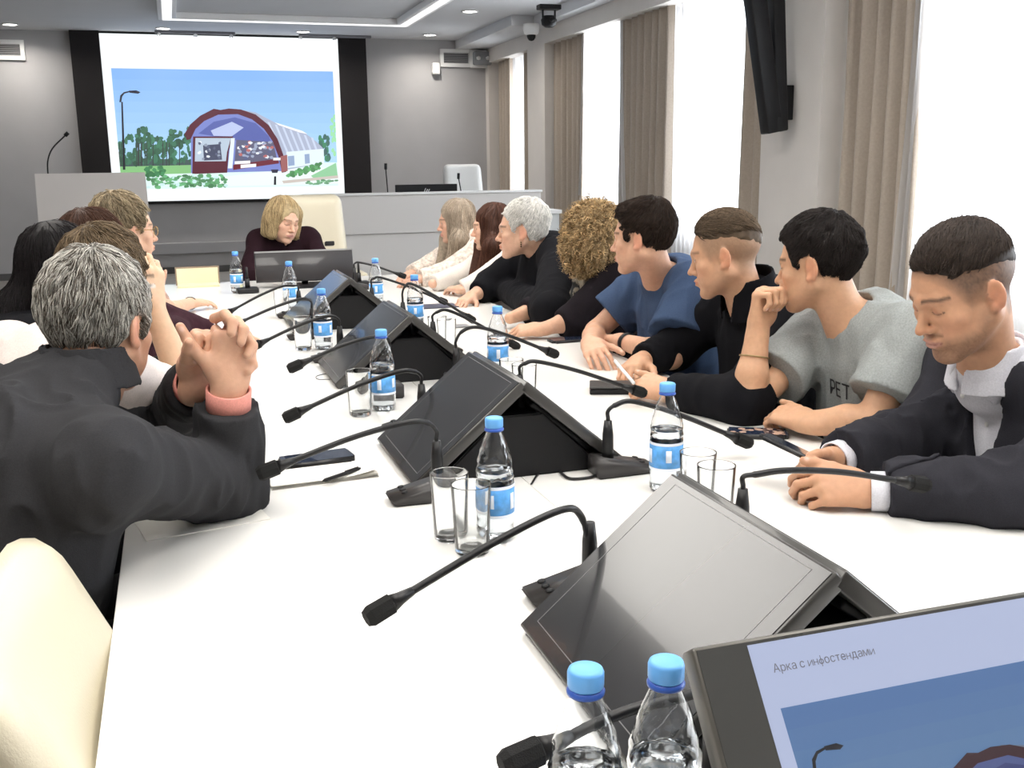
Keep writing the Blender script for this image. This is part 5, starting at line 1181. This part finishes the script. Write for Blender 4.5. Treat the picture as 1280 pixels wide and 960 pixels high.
GREY = cloth('heather_grey_jersey', (.30, .32, .315), noise=.14, nscale=260)
ER = at(935, 508, Z=.795); WR = at(948, 408, Y=ER[1]+.03); WL = at(1010, 528, Z=.79)
p2 = person('man in a grey t-shirt resting his chin on his raised fist, second from the right', at(1022, 330, X=1.48), (128, 8, 0), at(1066, 405, X=1.56), (1.61, 2.12, .975), 172,
    V3(1.47, 1.90, .805), WL, ER, WR, P=(1.70, 2.10, .57), skin=(.61, .39, .265), spec=dict(eyes='open', browa=.9), hw=.19,
    hands=[('R', dict(d=(.10, .05, 1), u=(-.50, .85, .1), curls=[(84, 88, 45)]*4, tb=(.80, .5, -.2))),
           ('L', dict(d=unit(at(965, 512, Z=.80)-WL), u=(-.1, -.5, .85), curls=[(40, 70, 40)]*4, tb=(.8, .3, .1)))],
    top=1, topmat=GREY, topname='t_shirt', sleeve='short', inf=.018, h=.0036, ch=.005, seed=2, hs=.95, fold=.006, neckline=(.060, -.014),
    hair_kw=dict(style='thick', col=(.018, .014, .013), n=8000, length=.035, lift=.002, comb=(0, .2, 0), var=.3, h=.004))
ring_band(p2, 'bracelet', WR*.62+ER*.38, WR-ER, .036, .004, .0015, mat('brass_chain', (.35, .25, .12), .4, metal=.7))

def print_on(o, Tf, txt, size, c, ex, m, name):
    "lettering pressed onto the cloth"
    f = o['f']; ez = f; M = frame(c, Vector(ex), ez=Vector(ez)); me = text_mesh(txt, size, M, .0002); n = len(me.vertices); v = np.empty(n*3, np.float32); me.vertices.foreach_get('co', v); v = v.reshape(-1, 3)+f.astype(F32)*.05; fl = (v-np.array(c, F32))@f.astype(F32)-.05
    for _ in range(26): v = v-np.outer(Tf.ev(v)-.0015, f.astype(F32))*.8
    bad = np.abs(Tf.ev(v)-.0015) > .006; v = v+fl[:, None]*f.astype(F32)-o['o'].astype(F32); me.vertices.foreach_set('co', v.astype(F32).ravel()); bm = bmesh.new(); me.update(); bm.from_mesh(me); bm.verts.ensure_lookup_table(); bmesh.ops.delete(bm, geom=[bm.verts[i] for i in np.where(bad)[0]], context='VERTS'); bmesh.ops.delete(bm, geom=[e for e in bm.edges if e.calc_length() > .045], context='EDGES'); bm.to_mesh(me); bm.free(); return obj(name, me, m, o['top'])
print_on(p2, p2['topfield'], 'РЕТ', .052, at(1032, 492, X=1.50), -p2['r'], mat('dark_print', (.03, .03, .035), .8), 'lettering')
BLK = cloth('black_jersey', (.006, .006, .008)); BLUE = cloth('slate_blue_jersey', (.050, .080, .15), noise=.1)
WL, WR = at(838, 490, Z=.785), at(800, 452, Z=.80)
p3 = person('man in a black jacket with faded haircut holding a white pen', at(906, 318, X=1.46), (143, 12, 0), at(938, 378, X=1.55), (1.61, 2.60, .965), 178,
    at(930, 502, Z=.80), WL, (1.46, 2.86, .82), WR, P=(1.70, 2.62, .57), skin=(.60, .375, .255), spec=dict(fade=(.72, (.17, .12, .08)), browa=.6),
    hands=[('L', dict(d=unit(at(785, 478, Z=.80)-WL), u=(-.1, -.6, .8), curls=[(40, 60, 35), (45, 60, 35), (50, 60, 35), (52, 60, 30)], tb=(.85, .35, .1))),
           ('R', dict(d=unit(at(755, 478, Z=.785)-WR), u=(-.5, -.2, .8), curls=[(40, 50, 30)]*4))],
    top=1, topmat=BLK, topname='jacket', inf=.020, cuff=-.02, h=.004, ch=.006, seed=3, hs=.96, fold=.005,
    hair_kw=dict(style='fade', keep=lambda L: (L[:, 2] > .074), col=(.10, .07, .045), n=6000, length=.035, lift=.0015, comb=(.0, -.5, 0), crown=(0, .10, .10), var=.4, h=.004))
C_ = collar(p3, BLK, None, hgt=.085, rad=.070, gap=.03)
a_, b_ = at(772, 455, Z=.85), at(783, 468, Z=.835); bm = bmesh.new(); tube(bm, [a_-(b_-a_)*.3, b_+(b_-a_)*.8], .0045, 8); tag(obj('pen', bm, mat('white_plastic', (.8, .8, .8), .4), None, True), 'white pen held by the man in the black jacket', 'pen')

EL, WL, ER, WR = at(838, 446, Z=.80), at(776, 426, Z=.80), at(742, 412, Z=.82), at(738, 432, Z=.81)
ER = V3(1.40, 3.36, .80); WR = at(738, 430, Z=.81)
p4 = person('young man in a slate blue t-shirt with folded arms and a black watch', at(803, 297, X=1.42), (136, 4, 0), at(826, 345, X=1.52), (1.58, 3.12, .985), 176,
    EL, WL, ER, WR, P=(1.68, 3.14, .57), skin=(.66, .42, .31), spec=dict(fade=(.3, (.14, .09, .06))),
    hands=[('R', dict(d=unit(at(750, 448, Z=.79)-WR), u=(-.4, -.4, .8), curls=[(20, 30, 20)]*4)), ('L', dict(d=unit(at(748, 415, Z=.79)-WL), curls=[(25, 30, 20)]*4))],
    top=1, topmat=BLUE, topname='t_shirt', sleeve='short', inf=.024, h=.004, ch=.006, seed=4, hs=.95, fold=.007, neckline=(.060, -.012),
    hair_kw=dict(style='quiff', col=(.030, .019, .014), n=6000, length=.035, lift=.0035, comb=(0, .1, .3), var=.35, h=.004))
ring_band(p4, 'wrist_watch', WL*.85+EL*.15, WL-EL, .031, .020, .003, M_BLACK)

PLUM = cloth('black_blazer', (.014, .011, .014))
EL, WL = at(712, 408, Z=.80), at(676, 412, Z=.785)
p5 = person('woman with curly blonde hair and a patterned scarf, seen from behind', at(738, 298, X=1.50), (112, 5, 0), None, (1.60, 3.74, .965), 172,
    (1.42, 3.60, .81), WL, (1.42, 3.95, .82), (1.24, 3.86, .79), P=(1.68, 3.76, .57), skin=(.63, .41, .30), fem=1, hs=.95, hw=.18, torso=1.05,
    hands=[('L', dict(d=unit(at(650, 412, Z=.785)-WL), u=(-.2, -.3, .9), curls=[(35, 45, 25)]*4))], top=1, topmat=PLUM, topname='blazer', inf=.020, cuff=-.09, h=.0045, ch=.007, seed=5,
    hair_kw=dict(style='curly', col=(.60, .43, .23), n=4200, length=.10, width=.0015, lift=.006, curl=.9, nseg=10, var=.35, h=.005, cols2=((.26, .16, .07), .28)))
SC_ = Field(); N = p5['N']; f, r = p5['f'], p5['r']
for s in (-1, 1): SC_.rc(N+r*s*.06-f*.02, N+r*s*.045+f*.075-V3(0, 0, .06), .026, .030, .02); SC_.rc(N+r*s*.045+f*.075-V3(0, 0, .06), N+r*s*.075+f*.12-V3(0, 0, .20), .030, .036, .02, flat=(f, .5))
SC_.rc(N-r*.05-f*.05, N+r*.05-f*.05, .03, .03, .02); SC_.fn(folds(-.005, 22, 3, V3(0, 0, 1)))
def scarf_col(v): n = vnoise(v.astype(F32), 55, 1)+.5*vnoise(v.astype(F32), 130, 2); return np.where((n > .05)[:, None], np.array([[.30, .26, .20]]), np.array([[.03, .03, .03]]))
p5['put']('scarf', SC_, .005, mat('patterned_scarf', (.2, .2, .2), .85, attr='col'), col=scarf_col)

WL = at(630, 362, Z=.80)
p6 = person('woman with cropped silver hair in a black top, leaning on crossed forearms', at(652, 288, X=1.46), (158, 2, 0), None, (1.60, 4.42, .985), 176,
    at(690, 390, Z=.82), WL, (1.42, 4.72, .82), (1.30, 4.62, .79), P=(1.70, 4.42, .57), skin=(.66, .44, .34), fem=.6, hs=1.02, hw=.20, torso=1.22, armr=1.2,
    hands=[('L', dict(d=unit(at(612, 366, Z=.785)-WL), curls=[(40, 50, 30)]*4)), ('R', dict(curls=[(30, 40, 30)]*4))], top=1, topmat=BLK, topname='blouse', inf=.022, cuff=-.05, h=.0045, ch=.008, seed=6,
    hair_kw=dict(style='pixie', col=(.74, .72, .68), n=5000, length=.024, lift=.002, comb=(0, .2, 0), var=.2, h=.005))
ring_band(p6, 'wrist_watch', WL, unit(WL-at(690, 390, Z=.82)), .030, .018, .003, M_BLACK)
bm = bmesh.new(); q = p6['H']+p6['R']@V3(-.080, .0, -.047)-p6['o']
for k in range(3): lathe(bm, [(0, -.004), (.0045, 0), (0, .004)], 10, Matrix.Translation(q-np.array([0, 0, .009*k])))
obj('earring', bm, mat('bronze', (.12, .06, .03), .3, metal=.8), p6['root'], True)

def lace(name, base): return mat(name, base, .85, noise=.35, nscale=55, bump=.8, bscale=90)
IV = cloth('ivory_blouse', (.72, .66, .60)); LACE = lace('ivory_lace', (.66, .57, .50))
WL = at(576, 362, Z=.785)
def longhair(n, L, side=None, w=1.):
    def ex(Fd): pass
    return ex
def flow_long(P0, C, f, r, down, w=1.3, back=.07, front=.09, which=(-1, 1)):
    def ex(Fd):
        for s in which:
            a = P0['H']+P0['R']@V3(s*.070, -.01, -.06); b = C+r*s*.105+f*(front+.04)+V3(0, 0, .03); c = C+r*s*.085+f*(front+.11)-V3(0, 0, down)
            Fd.rc(a, b, .036*w, .036*w, .03); Fd.rc(b, c, .036*w, .022*w, .03)
        a = P0['H']+P0['R']@V3(0, -.06, -.05); b = C-f*back; Fd.rc(a, b, .06, .055, .03); Fd.rc(b, b-V3(0, 0, down*.8), .055, .035, .03, flat=(f, .6))
    return ex
def P0_(H, hd): return dict(H=np.array(H, float), R=rotm(*hd))
def fr(t): t = math.radians(t); return V3(math.cos(t), math.sin(t), 0), V3(math.sin(t), -math.cos(t), 0)
H7, d7, C7 = at(614, 284, X=1.56), (160, 4, 0), V3(1.66, 5.10, .955); f7, r7 = fr(176)
p7 = person('woman with long straight dark brown hair and white blouse, partly hidden', H7, d7, None, C7, 176, (1.44, 4.92, .82), WL, (1.44, 5.28, .82), (1.25, 5.2, .79), P=(1.70, 5.12, .57), skin=(.68, .46, .36), fem=1, hs=.95,
    hands=[('L', dict(d=unit(at(553, 358, Z=.785)-WL), curls=[(20, 30, 20)]*4))], top=1, topmat=IV, topname='blouse', h=.005, ch=.008, seed=7,
    hair_kw=dict(style='longdark', col=(.085, .035, .022), n=3000, length=.16, flow='down', lift=.002, nseg=7, var=.35, h=.006, extra=flow_long(P0_(H7, d7), C7, f7, r7, .16)))
H8, d8, C8 = at(570, 277, X=1.52), (166, 6, 0), V3(1.62, 5.66, .95); f8, r8 = fr(182)
WL, WR = at(524, 349, Z=.79), at(520, 345, Z=.79)+V3(0, .12, 0)
p8 = person('woman with long ash blonde hair in an ivory lace blouse, last of the right row', H8, d8, None, C8, 182, (1.42, 5.46, .82), WL, (1.42, 5.86, .82), WR, P=(1.70, 5.66, .57), skin=(.66, .43, .34), fem=1, hs=.97, hw=.18,
    hands=[('L', dict(curls=[(25, 30, 20)]*4)), ('R', dict(curls=[(30, 40, 20)]*4))], top=1, topmat=LACE, topname='lace_blouse', h=.005, ch=.008, seed=8, inf=.022, spec=dict(lip=(.5, .2, .2)),
    hair_kw=dict(style='long', col=(.42, .34, .26), n=4000, length=.16, flow='down', lift=.002, nseg=7, var=.3, h=.006, extra=flow_long(P0_(H8, d8), C8, f8, r8, .17)))

# --- head of the table ------------------------------------------------
DKP = cloth('dark_plum_sweater', (.020, .008, .012))
Hc = at(354, 275, Y=6.45); Cc = at(356, 318, Y=6.58); Cc[2] = .945
p9 = person('woman with a blonde bob and dark plum sweater at the head of the table', Hc, (-60, 16, 6), None, Cc, -84, Cc+V3(.25, -.22, -.20), Cc+V3(.12, -.42, -.20), Cc+V3(-.25, -.22, -.20), Cc+V3(-.1, -.42, -.2), P=Cc+V3(0, .14, -.41), skin=(.70, .47, .37), fem=1, hs=1.06, hw=.15,
    hands=[('L', dict(curls=[(20, 30, 20)]*4)), ('R', dict(curls=[(20, 30, 20)]*4))], top=1, topmat=DKP, topname='sweater', h=.0045, ch=.007, seed=9, inf=.016, fold=.003, neckline=(.066, .005), extra_top=vcut([(-.06, .1), (.06, .1), (.0, -.075)]), spec=dict(eyes='down', brow=(.16, .10, .06), lip=(.55, .24, .22)),
    hair_kw=dict(style='bob', col=(.55, .42, .235), n=5000, length=.12, flow='down', lift=.002, nseg=7, var=.28, h=.0045, cols2=((.30, .20, .10), .22)))

# --- left row -----------------------------------------------------------
SLATE = cloth('dark_grey_suit', (.034, .034, .037), noise=.10, nscale=400)
PINK = cloth('salmon_cuff', (.72, .30, .25))
ER = at(284, 606, Z=.80); WR = at(286, 482, Y=1.87); EL = at(222, 530, Z=.80); WL = at(246, 478, Y=1.945); DR = unit(V3(.22, .05, 1)); DL = unit(V3(.42, -.02, 1))
def wrapped(B):
    "fingers of the left hand lying over the back of the right one"
    for ch in ([(268, 398, 1.93), (281, 393, 1.872), (291, 402, 1.845), (289, 416, 1.838)], [(284, 400, 1.93), (296, 401, 1.875), (305, 412, 1.845), (301, 428, 1.838)], [(295, 412, 1.93), (308, 419, 1.88), (315, 431, 1.855), (309, 444, 1.845)], [(302, 430, 1.93), (313, 444, 1.885), (316, 456, 1.865), (310, 464, 1.857)]):
        q = [at(x, y, Y=Y) for x, y, Y in ch]
        for (a, b), ra in zip(zip(q, q[1:]), (.0098, .0094, .0088)): B.rc(a, b, ra, ra*.94, k=.004)
L1 = person('man with thick grey hair and dark suit seen from behind, hands clasped, left foreground', at(124, 404, Y=1.93), (58, 10, -3), at(110, 462, Y=1.90), (-.25, 1.80, .955), 32,
    EL, WL, ER, WR, P=(-.38, 1.72, .57), skin=(.62, .40, .30), hw=.21, sh=-.01, torso=1.12, hs=1.0, armr=.94,
    hands=[('R', dict(d=DR, u=(.10, -1, .12), curls=[(78, 62, 25), (80, 62, 25), (82, 60, 25), (82, 55, 25)], tb=(.60, .78, .05), tcurl=8, spread=.10)),
           ('L', dict(d=DL, u=(-.10, 1, .0), curls=[(84, 82, 28), (84, 84, 28), (84, 84, 28), (84, 80, 28)], tb=(.5, .3, -.8), tcurl=8, spread=.10))], bodyextra=wrapped,
    top=1, topmat=SLATE, topname='jacket', inf=.024, cuff=-.045, h=.0034, ch=.005, seed=11, fold=.0085, neckline=(.062, -.035),
    hair_kw=dict(style='mensgrey', col=(.40, .385, .35), n=16000, length=.036, lift=.004, width=.0008, comb=(.0, .0, 0), crown=(.01, -.05, .125), var=.35, h=.0035, cols2=((.10, .085, .07), .30)))
for E, W in ((ER, WR), (EL, WL)):
    e = unit(W-E); ring_band(L1, 'shirt_cuff', W-e*.026, e, .036, .040, .004, PINK)
CF_ = collar(L1, SLATE, None, hgt=.040, rad=.067, name='jacket_collar')

CREAM = cloth('pale_pink_shirt', (.74, .66, .62))
ER = V3(.02, 2.52, .80); WR = at(190, 382, Y=2.52)
L2 = person('brown haired person in a pale shirt behind the grey haired man, cheek on hand', at(134, 357, Y=2.44), (52, 6, 0), None, (-.27, 2.38, .975), 40,
    (-.05, 2.75, .81), (.08, 2.80, .79), ER, WR, P=(-.36, 2.26, .57), skin=(.70, .52, .38), fem=.4, hs=.98, hw=.17,
    hands=[('R', dict(d=(0.05, 0, 1), u=(.6, -.8, 0), curls=[(30, 50, 30)]*4))], top=1, topmat=CREAM, topname='shirt', sleeve='short', h=.0045, ch=.007, seed=12,
    hair_kw=dict(style='thick', col=(.13, .092, .055), n=8000, length=.045, lift=.003, var=.35, h=.0045, comb=(.2, .1, 0)))

H4, d4, C4 = at(80, 340, Y=3.0), (30, 8, 0), V3(-.42, 2.96, .95); f4, r4 = fr(25)
L4 = person('woman with long straight black hair leaning at the far left', H4, d4, None, C4, 25, (-.16, 3.1, .81), (.0, 3.15, .79), (-.16, 2.65, .81), (.0, 2.8, .79), P=(-.55, 2.8, .57), skin=(.64, .43, .33), fem=1, hs=1.0, hw=.17,
    top=1, topmat=BLK, topname='blouse', h=.006, ch=.008, seed=14, hands=[('L', {}), ('R', {})],
    hair_kw=dict(style='longdark', col=(.010, .008, .009), n=5000, length=.18, flow='down', lift=.002, nseg=7, var=.3, h=.006, extra=flow_long(P0_(H4, d4), C4, f4, r4, .26, w=1.2, back=.10)))

MAR = cloth('maroon_dress', (.035, .012, .018), noise=.3, nscale=40)
WR = at(240, 408, Z=.79); H3, d3, C3 = at(120, 314, Y=3.42), (35, 5, 0), V3(-.24, 3.50, .97); f3, r3 = fr(15)
L3 = person('woman with auburn hair and maroon dress, only sleeve and hand clearly seen', H3, d3, None, C3, 15, (.0, 3.8, .81), (.15, 3.85, .79), at(205, 425, Z=.83), WR, P=(-.32, 3.5, .57), skin=(.70, .48, .37), fem=1, hs=.98, armr=1.15,
    hands=[('R', dict(d=unit(at(275, 398, Z=.79)-WR), curls=[(20, 30, 20)]*4)), ('L', {})], top=1, topmat=MAR, topname='dress', inf=.026, cuff=-.06, h=.0055, ch=.008, seed=13,
    hair_kw=dict(style='bob', col=(.075, .036, .024), n=4000, length=.12, flow='down', lift=.002, nseg=7, var=.35, h=.006))

FLO = mat('floral_dress', (.5, .32, .26), .85, noise=.6, nscale=45)
WR = at(238, 379, Z=.79); WL = at(192, 372, Y=4.22); H5 = at(158, 288, Y=4.18); C5 = V3(-.24, 4.26, .965)
L5 = person('older woman with short ash blonde hair and glasses, fingers at her chin', H5, (22, 2, 0), None, C5, 12, (-.03, 4.42, .80), WL, at(205, 392, Z=.80), WR, P=(-.33, 4.26, .57), skin=(.68, .46, .35), fem=.8, hs=1.02,
    hands=[('R', dict(d=unit(at(272, 375, Z=.785)-WR), u=(0, -.2, 1), curls=[(12, 18, 12)]*4, spread=.12)), ('L', dict(d=unit(at(198, 345, Y=4.2)-WL), u=(.7, -.6, .2), curls=[(35, 50, 30)]*4))], top=1, topmat=FLO, topname='dress', sleeve='short', h=.005, ch=.008, seed=15,
    hair_kw=dict(style='pixie', col=(.36, .29, .19), n=6000, length=.045, lift=.005, var=.4, h=.005, comb=(0, 0, .2), cols2=((.16, .12, .07), .3)))
q = L5['H']-L5['o']; Rr = L5['R']; bm = bmesh.new()
for s in (-1, 1):
    cpt = q+Rr@(V3(s*.032, .098, -.002)*1.02); tube(bm, [cpt+Rr@V3(.021*math.cos(a), 0, .017*math.sin(a)) for a in np.linspace(0, 2*math.pi, 19)], .0016, 6, False); tube(bm, [q+Rr@V3(s*.054, .094, .004), q+Rr@V3(s*.080, .005, .004)], .0014, 6)
tube(bm, [q+Rr@V3(-.011, .101, .002), q+Rr@V3(.011, .101, .002)], .0014, 6); obj('glasses', bm, mat('gold_frame', (.4, .28, .12), .25, metal=.9), L5['root'], True)
ring_band(L5, 'bracelet', WR, unit(WR-at(205, 392, Z=.80)), .028, .010, .002, M_DARKM)

for o, l in ((p1, 'cream chair under the man in the dark suit'), (p2, 'cream chair under the man in the grey t-shirt'), (p3, 'cream chair under the man in the black jacket'), (p4, 'cream chair under the young man in blue'), (p5, 'cream chair under the curly haired woman'),
             (p6, 'cream chair under the silver haired woman'), (p7, 'cream chair under the woman with long brown hair'), (p8, 'cream chair under the woman in the lace blouse'),
             (L1, 'cream chair under the grey haired man'), (L2, 'cream chair under the person in the pale shirt'), (L3, 'cream chair under the woman in maroon'), (L4, 'cream chair under the black haired woman'), (L5, 'cream chair under the older woman with glasses')): seat(o, l)
